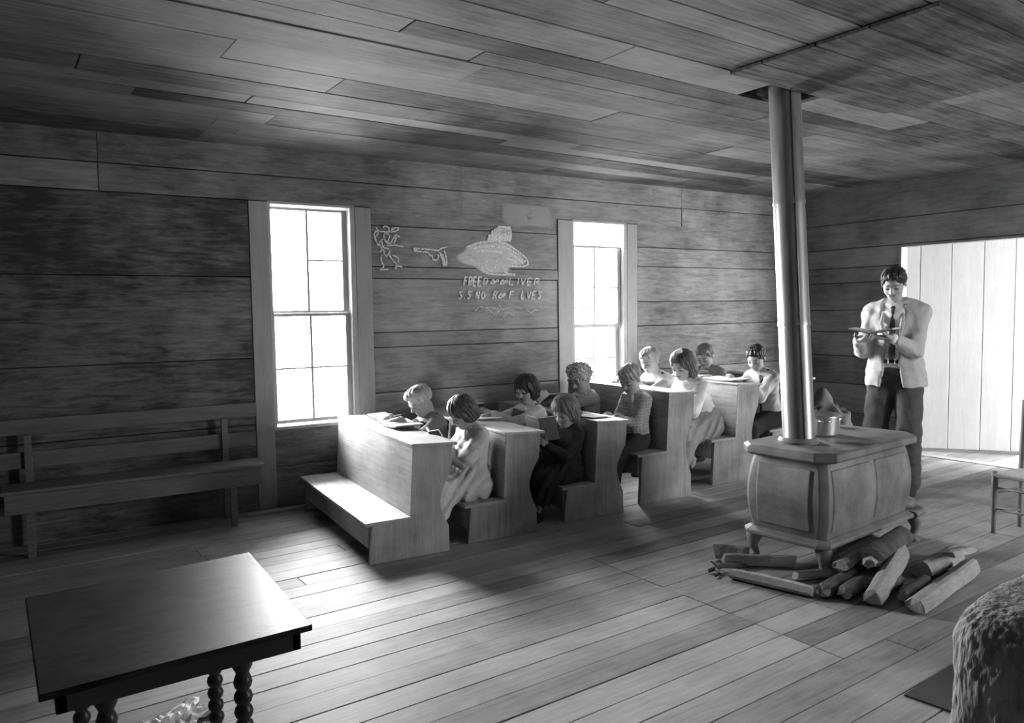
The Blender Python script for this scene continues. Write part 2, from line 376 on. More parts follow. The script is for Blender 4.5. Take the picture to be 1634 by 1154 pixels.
# photograph -> wall: the board face is a plane, so its own coordinates were measured from four marks on it
def bd(u, v):
    """u 0..1 from x=596 to 900, v 0..1 from y=355 down to 520 measured on the boards"""
    return (2.44 + (u ** 1.0) * (4.13 - 2.44) * (1 - .18 * (1 - u)), 2.07 - v * (2.07 - 1.27) )
def st(mb, pts, w=.009, sm=True, tone=1.0):
    P = [bd(*p) for p in pts]
    ribbon(mb, smooth_pts(P) if sm and len(P) > 2 else P, w, tone=tone)
def pxs(pts, ox, oy, sc):   # helper: strokes digitised in a zoomed view
    return [((ox + a / sc - 596) / 304.0, (oy + b / sc - 355) / 165.0) for a, b in pts]
f1 = [[(160, 350), (190, 270), (240, 300), (180, 370), (220, 460), (240, 500)], [(210, 210), (240, 260), (330, 270), (520, 260), (610, 210), (540, 200), (480, 240), (500, 190)],
      [(330, 210), (370, 180), (430, 210), (420, 270), (350, 270)], [(360, 290), (440, 330), (400, 420), (350, 400), (340, 320), (380, 290)],
      [(620, 340), (540, 320), (500, 380), (450, 450), (380, 440), (330, 390), (270, 430), (260, 480), (300, 540)], [(380, 490), (520, 480), (600, 490), (680, 500)],
      [(260, 590), (320, 560), (350, 640), (420, 640), (440, 560)], [(330, 560), (340, 620), (380, 660), (430, 590)], [(300, 640), (280, 720), (320, 830), (260, 880), (400, 870)],
      [(430, 640), (480, 720), (560, 800), (530, 870), (550, 810), (650, 830)], [(480, 640), (570, 680), (590, 760)], [(300, 430), (330, 520), (420, 540)], [(500, 380), (560, 350), (510, 450)]]
m = MB()
for s_ in f1: st(m, pxs(s_, 580, 340, 10.21), .010)
tag(m.build('chalk_drawing', M_chalk), 'chalk stick figure with raised arms drawn on the boards nearest the left window', 'drawing')
f2 = [[(850, 520), (950, 520), (1100, 530), (1280, 540)], [(860, 560), (1000, 575), (1090, 580), (1130, 630), (1170, 630)], [(850, 510), (870, 570), (910, 520)],
      [(1170, 630), (1180, 690), (1240, 700), (1280, 650), (1260, 600)], [(1280, 540), (1340, 500), (1420, 480)], [(1280, 560), (1330, 620), (1350, 770)], [(1370, 540), (1400, 620), (1410, 770), (1350, 780)],
      [(1350, 600), (1370, 700), (1380, 770)], [(1300, 600), (1340, 700), (1360, 760)]]
m = MB()
for s_ in f2: st(m, pxs(s_, 580, 340, 10.21), .011)
tag(m.build('chalk_drawing', M_chalk), 'chalk pistol drawn on the boards, its barrel pointing at the stick figure', 'drawing')
# the broad hat-and-face shape, rubbed in with the flat of the chalk
sc2 = 4.416
def blob(mb, pts, ox, oy, sc, tone, d=.007):
    P = smooth_pts([bd(*q) for q in pxs(pts + [pts[0]], ox, oy, sc)], 4)[:-1]
    c = (sum(p[0] for p in P) / len(P), sum(p[1] for p in P) / len(P))
    vs = []
    rings = 6
    for r in range(1, rings + 1): vs += [wl(c[0] + (p[0] - c[0]) * r / rings, c[1] + (p[1] - c[1]) * r / rings, d) for p in P]
    n = len(P); vs.append(wl(c[0], c[1], d)); ci = len(vs) - 1
    fs = [(ci, i, (i + 1) % n) for i in range(n)]
    for r in range(rings - 1): fs += [(r * n + i, (r + 1) * n + i, (r + 1) * n + (i + 1) % n, r * n + (i + 1) % n) for i in range(n)]
    base = len(mb.v); mb.add(vs, fs, tone)
    for i in range(n): mb.t[base + (rings - 1) * n + i] = 0.0
m = MB()
blob(m, [(760, 500), (800, 450), (900, 425), (1000, 415), (1110, 420), (1180, 490), (1235, 540), (1230, 590), (1130, 605), (1100, 660), (920, 665), (850, 620), (740, 590), (700, 540)], 570, 280, sc2, .85)
blob(m, [(955, 410), (985, 350), (1035, 305), (1120, 303), (1132, 370), (1122, 410)], 570, 280, sc2, .9)
hat = tag(m.build('chalk_drawing', M_fill), 'broad chalk head in a banded hat filled in with solid chalk beside the right window', 'drawing'); m = MB()
for s_ in [[(800, 470), (900, 430), (1050, 420), (1150, 470), (1230, 540), (1230, 595), (1100, 600)], [(950, 560), (940, 610), (980, 635), (1020, 600), (1015, 560)], [(1060, 600), (1090, 655), (1150, 665)], [(820, 560), (900, 600), (930, 650), (1000, 665), (1140, 665)], [(1080, 540), (1150, 560), (1220, 560)], [(870, 500), (960, 490), (1060, 500)], [(840, 480), (950, 455), (1100, 470), (1190, 520)], [(1100, 500), (1160, 530), (1210, 580)], [(1120, 580), (1180, 560), (1225, 560)]]:
    st(m, pxs(s_, 570, 280, sc2), .016)
for s_ in [[(960, 380), (1125, 380)], [(955, 400), (1120, 402)], [(980, 355), (1130, 362)], [(985, 345), (1130, 350)], [(1030, 310), (1120, 312)], [(1010, 325), (1125, 328)], [(1000, 335), (1128, 340)]]:
    st(m, pxs(s_, 570, 280, sc2), .026, False)
m.build('chalk_outline', M_chalk, hat)
m = MB()
blob(m, [(1050, 125), (1200, 120), (1400, 135), (1405, 280), (1250, 290), (1060, 280)], 570, 280, sc2, .55, .009)
tag(m.build('chalk_smear', M_smear), 'pale rectangular chalk smudge rubbed above the hat drawing', 'drawing')
# chalk lettering
GL = {'F': [[(0, 0), (0, 1)], [(0, 1), (.6, 1)], [(0, .55), (.5, .55)]], 'R': [[(0, 0), (0, 1)], [(0, 1), (.5, .95), (.55, .7), (.4, .52), (0, .5)], [(.2, .5), (.6, 0)]],
      'E': [[(.55, 1), (0, 1), (0, 0), (.55, 0)], [(0, .5), (.45, .5)]], 'L': [[(0, 1), (0, 0), (.5, 0)]], 'I': [[(.2, 1), (.2, 0)]], 'V': [[(0, 1), (.3, 0), (.6, 1)]],
      'S': [[(.55, .9), (.3, 1), (.05, .8), (.3, .52), (.5, .3), (.3, 0), (0, .12)]], 'N': [[(0, 0), (0, 1), (.5, 0), (.5, 1)]], 'O': [[(.3, 1), (.02, .7), (.05, .25), (.3, 0), (.55, .3), (.5, .75), (.3, 1)]],
      '.': [[(.1, 0), (.16, .06)]], 'D': [[(0, 0), (0, 1)], [(0, 1), (.45, .85), (.5, .3), (0, 0)]], 'T': [[(0, 1), (.6, 1)], [(.3, 1), (.3, 0)]], 'H': [[(0, 0), (0, 1)], [(.5, 0), (.5, 1)], [(0, .5), (.5, .5)]],
      '~': [[(0, .2), (.3, .8), (.5, .3), (.8, .75), (1.0, .4)], [(.1, .5), (.9, .6)], [(0, .1), (.5, .2), (1, .7)]]}
def write(mb, text, px0, px1, ybase, hpx, w=.009):
    n = sum(1.4 if c == '~' else (.6 if c in '.I ' else 1) for c in text); adv = (px1 - px0) / n; x = px0
    for c in text:
        cw = 1.4 if c == '~' else (.6 if c in '.I ' else 1)
        for g in GL.get(c, []):
            q = [(x + a * adv * (1.15 if c == '~' else 1.0) + b * 2.0, ybase - b * hpx) for a, b in g]
            P = [bd((a - 596) / 304.0, (b - 355) / 165.0) for a, b in q]
            ribbon(mb, smooth_pts(P, 4) if len(P) > 2 else P, w)
        x += cw * adv
m = MB(); write(m, 'FREE', 746, 777, 450, 14, .014)
tag(m.build('chalk_writing', M_chalk), 'bold chalk word FREE under the brim of the hat drawing', 'writing')
m = MB(); write(m, 'D~~LIVER', 778, 872, 448, 11, .010)
tag(m.build('chalk_writing', M_chalk), 'blurred chalk capitals running on to the right of the word FREE', 'writing')
m = MB(); write(m, 'S.S NO. R~ F. LVES', 737, 875, 472, 12, .011)
tag(m.build('chalk_writing', M_chalk), 'second line of smeared chalk capitals on the dark board below FREE', 'writing')
m = MB(); 
for _ in range(9):
    a = random.uniform(760, 860); b = random.uniform(484, 505)
    P = [bd((a + i * 7 - 596) / 304, (b + random.uniform(-5, 5) - 355) / 165) for i in range(4)]; ribbon(m, smooth_pts(P), .008, tone=.6)
tag(m.build('chalk_writing', M_chalk), 'faint rubbed-out chalk scribble lowest on the dark board beside the right window', 'writing')

# ------------------------------------------------------------------ school desks with benches in front
def desk(x0, y0, length, tall, label, skew=5.2):
    root = thing('school_desk', label, 'desk', (x0, y0, 0), -radians(skew), 'bench desks in a row along the window wall')
    if tall: sz, tz, wz = .365, .78, .38
    else: sz, tz, wz = .240, .64, .34
    k = (tz - sz) / .40
    prof = [(0, 0), (.022, sz - .02), (.24, sz - .02), (.262, sz + .0), (.285, tz - .004), (.52, tz - .016), (.515, tz - .10 * k), (.505, tz - .17 * k)]
    # a scooped waist on the pupil's side
    for i in range(9):
        a = i / 8; prof.append((.505 - .062 * sin(pi * a * .5) if a < .0 else .505 - .060 * (1 - abs(2 * a - 1) ** 1.6) - .02 * a, (tz - .17 * k) + (wz * .45 - (tz - .17 * k)) * a))
    prof.append((.488, 0))
    prof = prof[::-1]
    for s, yy in ((0, 0), (1, length - .028)):
        m = MB(); m.prism(prof, yy, yy + .028, tone(.4)); m.build('side_panel', M_deskv, root, bevel=.004)
    m = MB(); m.box(-.022, .262, -.012, length + .012, sz - .022, sz, tone(.3)); m.build('seat', M_desk, root, bevel=.005)
    m = MB(); m.hexa([(.004, .03, .085 + (sz - .24)), (.024, .03, .085 + (sz - .24)), (.024, length - .03, .085 + (sz - .24)), (.004, length - .03, .085 + (sz - .24))],
                     [(.012, .03, sz - .024), (.032, .03, sz - .024), (.032, length - .03, sz - .024), (.012, length - .03, sz - .024)], tone(.3)); m.build('apron', M_desk, root, bevel=.003)
    m = MB(); yb = -.004; m.hexa([(.245, yb, sz + .002), (.265, yb, sz + .002), (.265, length - yb, sz + .002), (.245, length - yb, sz + .002)],
                     [(.270, yb, tz - .004), (.290, yb, tz - .004), (.290, length - yb, tz - .004), (.270, length - yb, tz - .004)], tone(.3)); m.build('back_panel', M_desk, root, bevel=.003)
    m = MB(); m.hexa([(.262, -.010, tz - .004), (.545, -.010, tz - .018), (.545, length + .01, tz - .018), (.262, length + .01, tz - .004)],
                     [(.262, -.010, tz + .014), (.545, -.010, tz), (.545, length + .01, tz), (.262, length + .01, tz + .014)], tone(.3) + .3); m.build('desk_top', M_desk, root, bevel=.004)
    return root
D = [(1.671, 3.82, 1.42, 0, 'unpainted wooden bench desk at the near end of the row, its seat empty'),
     (2.309, 3.82, 1.40, 0, 'second bench desk from the left, its seat holding the child in the pale dress'),
     (3.050, 3.82, 1.38, 0, 'unpainted wooden bench desk behind the child in the dark dress holding a book'),
     (3.762, 3.85, 1.30, 1, 'taller unpainted bench desk behind the boy in the checked shirt'),
     (4.628, 3.93, 1.13, 1, 'tall unpainted bench desk with long open books on top beside the stovepipe'),
     (5.385, 3.95, 1.08, 1, 'tall wooden bench desk at the far end, mostly hidden behind the stovepipe')]
for d in D: desk(*d)

# ------------------------------------------------------------------ long bench against the left end of the window wall
root = thing('long_bench', 'long plain wooden bench with two back rails left of the windows', 'bench', (.8, 5.3, 0), -DW)
m = MB(); m.box(-.78, .69, -.23, .03, .385, .405, .7); m.build('seat', M_bench, root, bevel=.003)
m = MB(); m.box(-.76, .67, -.225, -.205, .27, .383, .5); m.build('apron', M_bench, root, bevel=.002)
m = MB(); m.box(-.88, .70, .055, .075, .485, .585, .4); m.build('back_rail', M_bench, root, bevel=.002)
m = MB(); m.box(-1.0, .71, .055, .075, .69, .785, .4); m.build('back_rail', M_bench, root, bevel=.002)
for x in (-.66, .47):
    m = MB(); m.box(x, x + .04, -.20, -.17, 0, .27); m.build('leg', M_bench, root, bevel=.002)
    m = MB(); m.box(x, x + .04, .032, .054, 0, .69); m.build('post', M_bench, root, bevel=.002)

# ------------------------------------------------------------------ the stove
root = thing('wood_stove', 'low cast-iron box stove with bulging sides in the middle of the room', 'stove', (3.42, 2.42, 0), radians(3.5))
def chamf(x0, x1, y0, y1, c): return [(x0 + c, y0), (x1 - c, y0), (x1, y0 + c), (x1, y1 - c), (x1 - c, y1), (x0 + c, y1), (x0, y1 - c), (x0, y0 + c)]
def loft(mb, secs):
    n = len(secs[0][0]); vs = [(a, b, z) for pr, z in secs for a, b in pr]
    fs = [tuple(range(n - 1, -1, -1)), tuple((len(secs) - 1) * n + i for i in range(n))]
    fs += [(j * n + i, j * n + (i + 1) % n, (j + 1) * n + (i + 1) % n, (j + 1) * n + i) for j in range(len(secs) - 1) for i in range(n)]
    return mb.add(vs, fs)
m = MB()
secs = []
for i in range(13):
    a = i / 12; b = .034 * sin(pi * (a * .92 + .04)) ** .8 + .006 * (1 - a)
    secs.append((chamf(.02 - b, .92 + b, -.205 - b, .205 + b, .035), .195 + a * .405))
loft(m, secs); m.build('firebox', M_iron, root, bevel=.004, auto=50, smooth=True)
# panels cast on the end and the long face, following the bulge
def bulge(z):
    a = (z - .195) / .405; return .034 * max(0, sin(pi * (a * .92 + .04))) ** .8 + .006 * (1 - a)
def long_panel(x0, x1):
    mb = MB(); zs = [.235 + i * .04 for i in range(9)]
    vs = []
    for z in zs:
        yy = -.205 - bulge(z)
        vs += [(x0 + .012, yy - .007, z), (x1 - .012, yy - .007, z), (x1, yy + .004, z), (x0, yy + .004, z)]
    fs = [(4 * i, 4 * i + 1, 4 * i + 5, 4 * i + 4) for i in range(8)] + [(4 * i + 1, 4 * i + 2, 4 * i + 6, 4 * i + 5) for i in range(8)] + [(4 * i + 3, 4 * i, 4 * i + 4, 4 * i + 7) for i in range(8)] + [(0, 3, 2, 1), (32, 33, 34, 35)]
    return mb.add(vs, fs)
for a, b in ((.05, .46), (.50, .88)): long_panel(a, b).build('side_plate', M_iron, root, bevel=.004)
mb = MB(); vs = []
for i in range(9):
    z = .235 + i * .04; xx = .02 - bulge(z)
    vs += [(xx - .009, -.15, z), (xx - .009, .15, z), (xx + .004, .165, z), (xx + .004, -.165, z)]
fs = [(4 * i + 1, 4 * i, 4 * i + 4, 4 * i + 5) for i in range(8)] + [(4 * i + 2, 4 * i + 1, 4 * i + 5, 4 * i + 6) for i in range(8)] + [(4 * i, 4 * i + 3, 4 * i + 7, 4 * i + 4) for i in range(8)] + [(0, 1, 2, 3), (35, 34, 33, 32)]
mb.add(vs, fs); mb.build('end_plate', M_iron, root, bevel=.004)
m = MB(); loft(m, [(chamf(-.03, .97, -.255, .255, .07), .60), (chamf(-.05, .99, -.275, .275, .08), .612), (chamf(-.05, .99, -.275, .275, .08), .642), (chamf(-.035, .975, -.26, .26, .08), .655)])
m.build('top_plate', M_iron, root, bevel=.005)
m = MB(); loft(m, [(chamf(.0, .95, -.22, .22, .03), .150), (chamf(-.035, .985, -.255, .255, .05), .163), (chamf(-.035, .985, -.255, .255, .05), .183), (chamf(-.0, .95, -.225, .225, .03), .200)])
m.build('base_plate', M_iron, root, bevel=.005)
m = MB(); pr = [(.95, -.26), (1.08, -.25), (1.135, -.20), (1.145, .06), (1.10, .16), (.95, .20)]
loft(m, [(pr, .150), ([(a + (.012 if a > 1 else 0), b * 1.05) for a, b in pr], .175), ([(a * .995, b) for a, b in pr], .195)]); m.build('hearth', M_iron, root, bevel=.006)
m = MB(); m.lathe([(.0, .0), (.085, .0), (.092, .02), (.08, .05), (.035, .068), (0, .07)], 16, (1.045, -.12, .188), cap=False); m.build('hearth_lid', M_iron, root, smooth=True)
for (lx, ly, sx, sy) in ((.05, -.19, -1, -1), (.05, .19, -1, 1), (1.0, -.21, 1, -1), (.93, .19, 1, 1)):
    m = MB()
    pts = [(lx, ly, .165), (lx + sx * .018, ly + sy * .018, .13), (lx + sx * .02, ly + sy * .02, .08), (lx + sx * .005, ly + sy * .006, .035), (lx + sx * .02, ly + sy * .02, .0)]
    m.tube(pts, [.045, .042, .026, .018, .026], 10); m.build('leg', M_iron, root, smooth=True)
m = MB(); m.lathe([(.088, .0), (.105, .0), (.108, .012), (.094, .03), (.088, .03)], 28, (.205, .045, .655), cap=False); m.build('pipe_collar', M_iron, root, smooth=True, auto=40)
# pipe: three lengths with crimped laps
P0 = Vector((3.622, 2.475, .662)); P1 = Vector((3.655, 2.62, 2.75))
root = thing('stovepipe', 'tall sheet-metal stovepipe in riveted lengths rising from the stove to the ceiling hole', 'stovepipe', P0)
def along(t): return (P1 - P0) * t
lens = [0, .305, .62, 1.0]
for i in range(3):
    a, b = along(lens[i]), along(lens[i + 1]); m = MB()
    r = .0835
    m.tube([a - (P1 - P0) * .004, a + (P1 - P0) * .006, a + (P1 - P0) * .012, b - (P1 - P0) * .02, b], [r + .003, r + .003, r, r, r - .002], 36); m.build('pipe_length', M_pipe, root, smooth=True, auto=30)
m = MB(); ax = (P1 - P0).normalized()
sd = Vector((-.55, -.83, 0)); m.tube([along(.005) + sd * .0845, along(.99) + sd * .0845], .004, 6); m.build('seam', M_pipe, root, smooth=True)

# the pot
root = thing('cooking_pot', 'shiny aluminium pot with a lid and side handles on the stove beside the pipe', 'pot', (3.93, 2.56, .657))
m = MB(); m.lathe([(0, .0), (.105, .0), (.115, .01), (.117, .10), (.124, .104), (.124, .108), (.112, .108), (.110, .02), (0, .012)], 36, cap=False); m.build('pot_body', M_alum, root, smooth=True, auto=35)
m = MB(); m.lathe([(.121, .108), (.123, .113), (.105, .122), (.05, .134), (.0, .137)], 36, cap=False); m.build('lid', M_alum, root, smooth=True)
m = MB(); m.lathe([(.008, .134), (.008, .146), (.02, .152), (.02, .16), (0, .163)], 16, cap=False); m.build('lid_knob', M_black, root, smooth=True)
for ang in (-2.25, .55):
    c, s_ = cos(ang), sin(ang); m = MB()
    pts = [(.112 * c - .035 * s_ * k, .112 * s_ + .035 * c * k, .092) for k in (-1,)]
    for i in range(9):
        a = pi * i / 8; rr = .115 + .03 * sin(a); k = -cos(a) * .035; pts.append((rr * c - k * s_, rr * s_ + k * c, .092))
    m.tube(pts[1:], .006, 8); m.build('handle', M_alum, root, smooth=True)
# small pale cup on the far end of the stove top
root = thing('tin_cup', 'small pale tin cup at the far back edge of the stove top', 'cup', (4.27, 2.66, .656))
m = MB(); m.lathe([(0, 0), (.022, 0), (.034, .045), (.037, .048), (.033, .046), (.02, .004), (0, .004)], 20, cap=False); m.build('cup_body', M_alum, root, smooth=True)

# ------------------------------------------------------------------ firewood under and beside the stove
def split_log(a, b, w, h, label, bark=False, tn=.5, twist=0):
    a, b = Vector(a), Vector(b); c = (a + b) / 2; d = b - a; L = d.length; d.normalize()
    side = d.cross(Vector((0, 0, 1))).normalized(); up = side.cross(d)
    m = MB(); n = 8 if not bark else 14; sg = 7; vs = []
    shape = [(cos(2 * pi * k / n), sin(2 * pi * k / n)) for k in range(n)]
    if not bark: shape = [(-1, -.7), (-.2, -1), (.9, -.75), (1, -.1), (.45, .75), (.1, 1), (-.45, .6), (-1, .1)]
    jit = [random.uniform(.82, 1.1) for _ in range(n)]
    for i in range(sg):
        t = i / (sg - 1) - .5; wob = (random.uniform(-.05, .05), random.uniform(-.06, .06))
        en = .93 if i in (0, sg - 1) else 1
        for k, (u, v) in enumerate(shape):
            q = jit[k] * en * random.uniform(.95, 1.05)
            p = d * (t * L + (random.uniform(-.012, .012) if i in (0, sg - 1) else 0)) + side * ((u * q + wob[0]) * w / 2) + up * ((v * q + wob[1]) * h / 2)
            vs.append(p)
    fs = [(i * n + k, i * n + (k + 1) % n, (i + 1) * n + (k + 1) % n, (i + 1) * n + k) for i in range(sg - 1) for k in range(n)]
    if bark: m.add(vs, fs, tn)
    else: m.add(vs, fs + [tuple(range(n - 1, -1, -1)), tuple((sg - 1) * n + k for k in range(n))], tn)
    if not bark:
        o = m.build('split_log', M_log, bevel=.003); o.location = c; return tag(o, label, 'firewood', 'firewood by the stove')
    o = m.build('round_log', M_bark, smooth=True); o.location = c; tag(o, label, 'firewood', 'firewood by the stove')
    e = MB(); vv = vs[:n]; cc = sum(vv, Vector()) / n; e.add([cc - d * .002] + vv, [(0, (k + 1) % n + 1, k + 1) for k in range(n)], .7)
    e.build('cut_end', M_log, o); e = MB(); vv = vs[-n:]; cc = sum(vv, Vector()) / n; e.add([cc + d * .002] + vv, [(0, k + 1, (k + 1) % n + 1) for k in range(n)], .7)
    e.build('cut_end', M_log, o); return o
split_log((3.38, 1.70, .045), (4.13, 1.80, .045), .10, .085, 'long straight split log lying outermost on the floor, nearest the burlap block', tn=.9)
split_log((3.30, 1.86, .05), (3.85, 2.02, .13), .09, .09, 'split log slanting up with its lower end towards the camera, left of the outermost log', tn=.7)
split_log((3.56, 2.02, .155), (4.02, 2.10, .155), .12, .10, 'round log with rough bark lying on top of the woodpile', bark=True, tn=.4)
split_log((3.85, 1.92, .05), (4.28, 1.95, .05), .13, .09, 'short pale split log at the right end of the woodpile', tn=.9)
split_log((3.22, 2.06, .04), (3.62, 2.11, .04), .075, .07, 'dark stubby log whose cut end shows at the left of the pile front', bark=True)
split_log((3.27, 1.98, .04), (3.66, 2.03, .04), .075, .07, 'dark stubby log second from the left in the pile front', bark=True)
split_log((3.33, 1.89, .035), (3.66, 1.93, .035), .07, .065, 'dark stubby log between its twin and the slanting split log', bark=True)
split_log((3.42, 2.10, .105), (3.80, 2.16, .115), .09, .06, 'dark split log lying across the stubby logs under the stove edge', tn=.3)
split_log((3.10, 2.50, .03), (3.20, 2.10, .03), .09, .055, 'split log lying parallel to the stove end in front of its legs', tn=.6)
split_log((3.22, 2.66, .035), (3.50, 2.40, .035), .07, .06, 'pale split stick under the left end of the stove', tn=.8)
split_log((3.62, 2.25, .035), (4.10, 2.52, .035), .08, .06, 'split log pushed right under the middle of the stove', tn=.5)
split_log((3.55, 2.20, .095), (4.05, 2.26, .125), .09, .035, 'flat pale slab of wood sticking out below the long side of the stove', tn=.9)
split_log((3.24, 2.74, .05), (3.36, 2.60, .05), .09, .09, 'dark upright offcut beyond the left end of the stove', tn=.1)
split_log((3.46, 1.80, .035), (3.75, 1.84, .035), .065, .06, 'stubby dark log tucked between the slanting split log and the outermost log', bark=True)
split_log((3.95, 1.84, .13), (4.32, 1.90, .07), .10, .035, 'thin flat offcut resting on the short pale log', tn=.8)
split_log((3.50, 1.99, .135), (3.80, 2.14, .14), .07, .05, 'narrow split stick wedged beside the rough-barked log', tn=.4)
split_log((3.72, 2.13, .04), (4.05, 2.20, .04), .08, .07, 'round stub of log under the near edge of the stove', bark=True)
split_log((3.32, 2.28, .03), (3.58, 2.16, .03), .06, .05, 'short split stick between the stove legs at its left end', tn=.5)
# forked twig
m = MB(); m.tube([(3.06, 2.62, .012), (3.14, 2.60, .03), (3.26, 2.54, .02)], [.010, .014, .012], 8); m.tube([(3.10, 2.61, .02), (3.07, 2.56, .012), (3.03, 2.55, .01)], [.010, .008, .004], 8); m.tube([(3.12, 2.605, .025), (3.10, 2.64, .05)], [.009, .004], 8)
tag(m.build('forked_branch', M_bark, smooth=True), 'small dark forked branch on the floor at the left end of the stove', 'firewood')

# ------------------------------------------------------------------ ladder-back chair at the right edge
root = thing('ladder_back_chair', 'wooden post chair with a pale woven seat at the right edge', 'chair', (4.985, 2.055, 0), radians(-4))
for (cx_, cy_, h_, nm) in ((0, 0, .385, 'leg'), (0, -.36, .385, 'leg'), (.27, -.02, .80, 'back_post'), (.27, -.34, .80, 'back_post')):
    m = MB(); m.tube([(cx_, cy_, 0), (cx_, cy_, .08), (cx_, cy_, .3), (cx_ + (.02 if h_ > .5 else 0), cy_, h_)], [.012, .016, .018, .014], 12); m.build(nm, M_chair, root, smooth=True)
for z in (.12, .25):
    for a, b in (((0, 0), (.27, -.02)), ((0, -.36), (.27, -.34))):
        m = MB(); m.tube([(a[0], a[1], z), (b[0], b[1], z - .01)], .008, 8); m.build('rung', M_chair, root, smooth=True)
    m = MB(); m.tube([(0, 0, z + .03), (0, -.36, z + .03)], .008, 8); m.build('rung', M_chair, root, smooth=True)
m = MB(); m.hexa([(-.015, -.375, .345), (.30, -.35, .345), (.30, -.01, .345), (-.015, .015, .345)], [(-.015, -.375, .372), (.30, -.35, .372), (.30, -.01, .372), (-.015, .015, .372)]); m.build('seat', M_rush, root, bevel=.01, seg=3)
for z in (.50, .62, .73):
    m = MB(); m.box(.305, .317, -.34, -.02, z - .03, z + .03); m.build('slat', M_chair, root, bevel=.003)

# ------------------------------------------------------------------ table with bobbin legs, lower left
root = thing('side_table', 'small dark polished table with bobbin-turned legs at the lower left', 'table', (.305, 1.905, 0))
m = MB(); m.hexa([(-.262, -.305, .686), (.258, -.298, .686), (.29, .318, .686), (-.262, .29, .686)], [(-.262, -.305, .70), (.258, -.298, .70), (.29, .318, .70), (-.262, .29, .70)], .5)
m.build('tabletop', M_table, root, bevel=.003)
m = MB()
for q in ((-.235, .235, -.285, -.265), (-.235, .235, .235, .255), (-.235, -.215, -.285, .255), (.215, .235, -.285, .255)): m.box(q[0], q[1], q[2], q[3], .645, .686)
m.build('apron', M_tleg, root, bevel=.002)
for lx, ly in ((.125, -.21), (.155, .195), (-.145, -.21), (-.160, .195)):
    pr = [(.020, .0)]; z = .012
    while z < .585:
        for a in (0, .2, .5, .8): pr.append((.0125 + .0085 * math.sin(pi * a) ** .8, z + a * .034))
        z += .034
    pr += [(.014, .595), (.022, .61), (.022, .66)]
    m = MB(); m.lathe(pr, 20, (lx, ly, 0)); m.build('leg', M_tleg, root, smooth=True)
for ly in (-.21, .195):
    m = MB(); m.tube([(-.15, ly, .14), (.14, ly, .14)], .011, 10); m.build('stretcher', M_tleg, root, smooth=True)

# crumpled paper on the floor beyond the table
def crumple(cx_, cy_, rx, ry, hgt, nm, label, mat, seed=3, rot=.4):
    r = random.Random(seed); n = 22; vs = []; fs = []
    for i in range(n):
        for j in range(n):
            u, v = i / (n - 1) * 2 - 1, j / (n - 1) * 2 - 1; e = 1 + .25 * sin(5 * math.atan2(v, u) + seed)
            x, y = u * rx * e, v * ry * e
            z = .004 + hgt * abs(sin(7 * u + 3 * v + seed) * cos(6 * v - 4 * u)) * (.4 + .6 * r.random()) * (1 - .5 * max(abs(u), abs(v)))
            vs.append((cx_ + x * cos(rot) - y * sin(rot), cy_ + x * sin(rot) + y * cos(rot), z))
    for i in range(n - 1):
        for j in range(n - 1): fs.append((i * n + j, (i + 1) * n + j, (i + 1) * n + j + 1, i * n + j + 1))
    m = MB(); m.add(vs, fs); o = m.build(nm, mat); s = o.modifiers.new('thickness', 'SOLIDIFY'); s.thickness = .002; s.offset = 1
    return tag(o, label, 'paper')
crumple(.45, 2.72, .13, .075, .04, 'crumpled_paper', 'crumpled scrap of white paper on the floor seen between the table legs', M_paper, 3, .3)

# ------------------------------------------------------------------ burlap-covered block, lower right, and a dark flat sheet beside it
from mathutils import noise as mn
def fuzzy_block():
    """rounded upright block draped in coarse cloth"""
    n = 80; m = MB(); vs = []; fs = []
    cx_, cy_, hx, hy, hz = 2.40, .775, .36, .20, .60
    import itertools
    def face(ax, sg):
        base = len(vs)
        for i in range(n + 1):
            for j in range(n + 1):
                u, v = i / n * 2 - 1, j / n * 2 - 1
                p = [0, 0, 0]; p[ax] = sg; p[(ax + 1) % 3] = u; p[(ax + 2) % 3] = v
                q = Vector(p); l8 = (abs(q.x) ** 7 + abs(q.y) ** 7 + abs(q.z) ** 7) ** (1 / 7); q = q / l8
                w = Vector((q.x * hx, q.y * hy, q.z * hz / 2))
                nn = mn.noise(w * 7) * .02 + mn.noise(w * 24) * .008 + mn.noise(Vector((w.x * 90, w.y * 90, w.z * 40))) * .007
                w *= 1 + nn * 1.6
                vs.append(Vector((cx_ + w.x * cos(.05) - w.y * sin(.05), cy_ + w.y * cos(.05) + w.x * sin(.05), hz / 2 + w.z)))
        for i in range(n):
            for j in range(n):
                a = base + i * (n + 1) + j; f = (a, a + n + 1, a + n + 2, a + 1)
                fs.append(f if sg > 0 else f[::-1])
    for ax in range(3):
        for sg in (-1, 1): face(ax, sg)
    m.add([(v.x, v.y, max(v.z, .001)) for v in vs], fs); o = m.build('burlap_block', M_burlap, smooth=True)
    w = o.modifiers.new('weld', 'WELD'); w.merge_threshold = .002
    return tag(o, 'upright block covered in coarse shaggy burlap in the lower right corner', 'block')
fuzzy_block()
m = MB(); m.hexa([(2.62, 1.355, .002), (2.66, 1.02, .002), (3.25, 1.0, .002), (3.10, 1.37, .002)], [(2.62, 1.355, .009), (2.66, 1.02, .009), (3.25, 1.0, .009), (3.10, 1.37, .009)])
tag(m.build('dark_floor_sheet', plain('dark_sheet', .07, .6, metal=.3), bevel=.001), 'dark flat sheet on the floor behind the burlap block', 'plate')

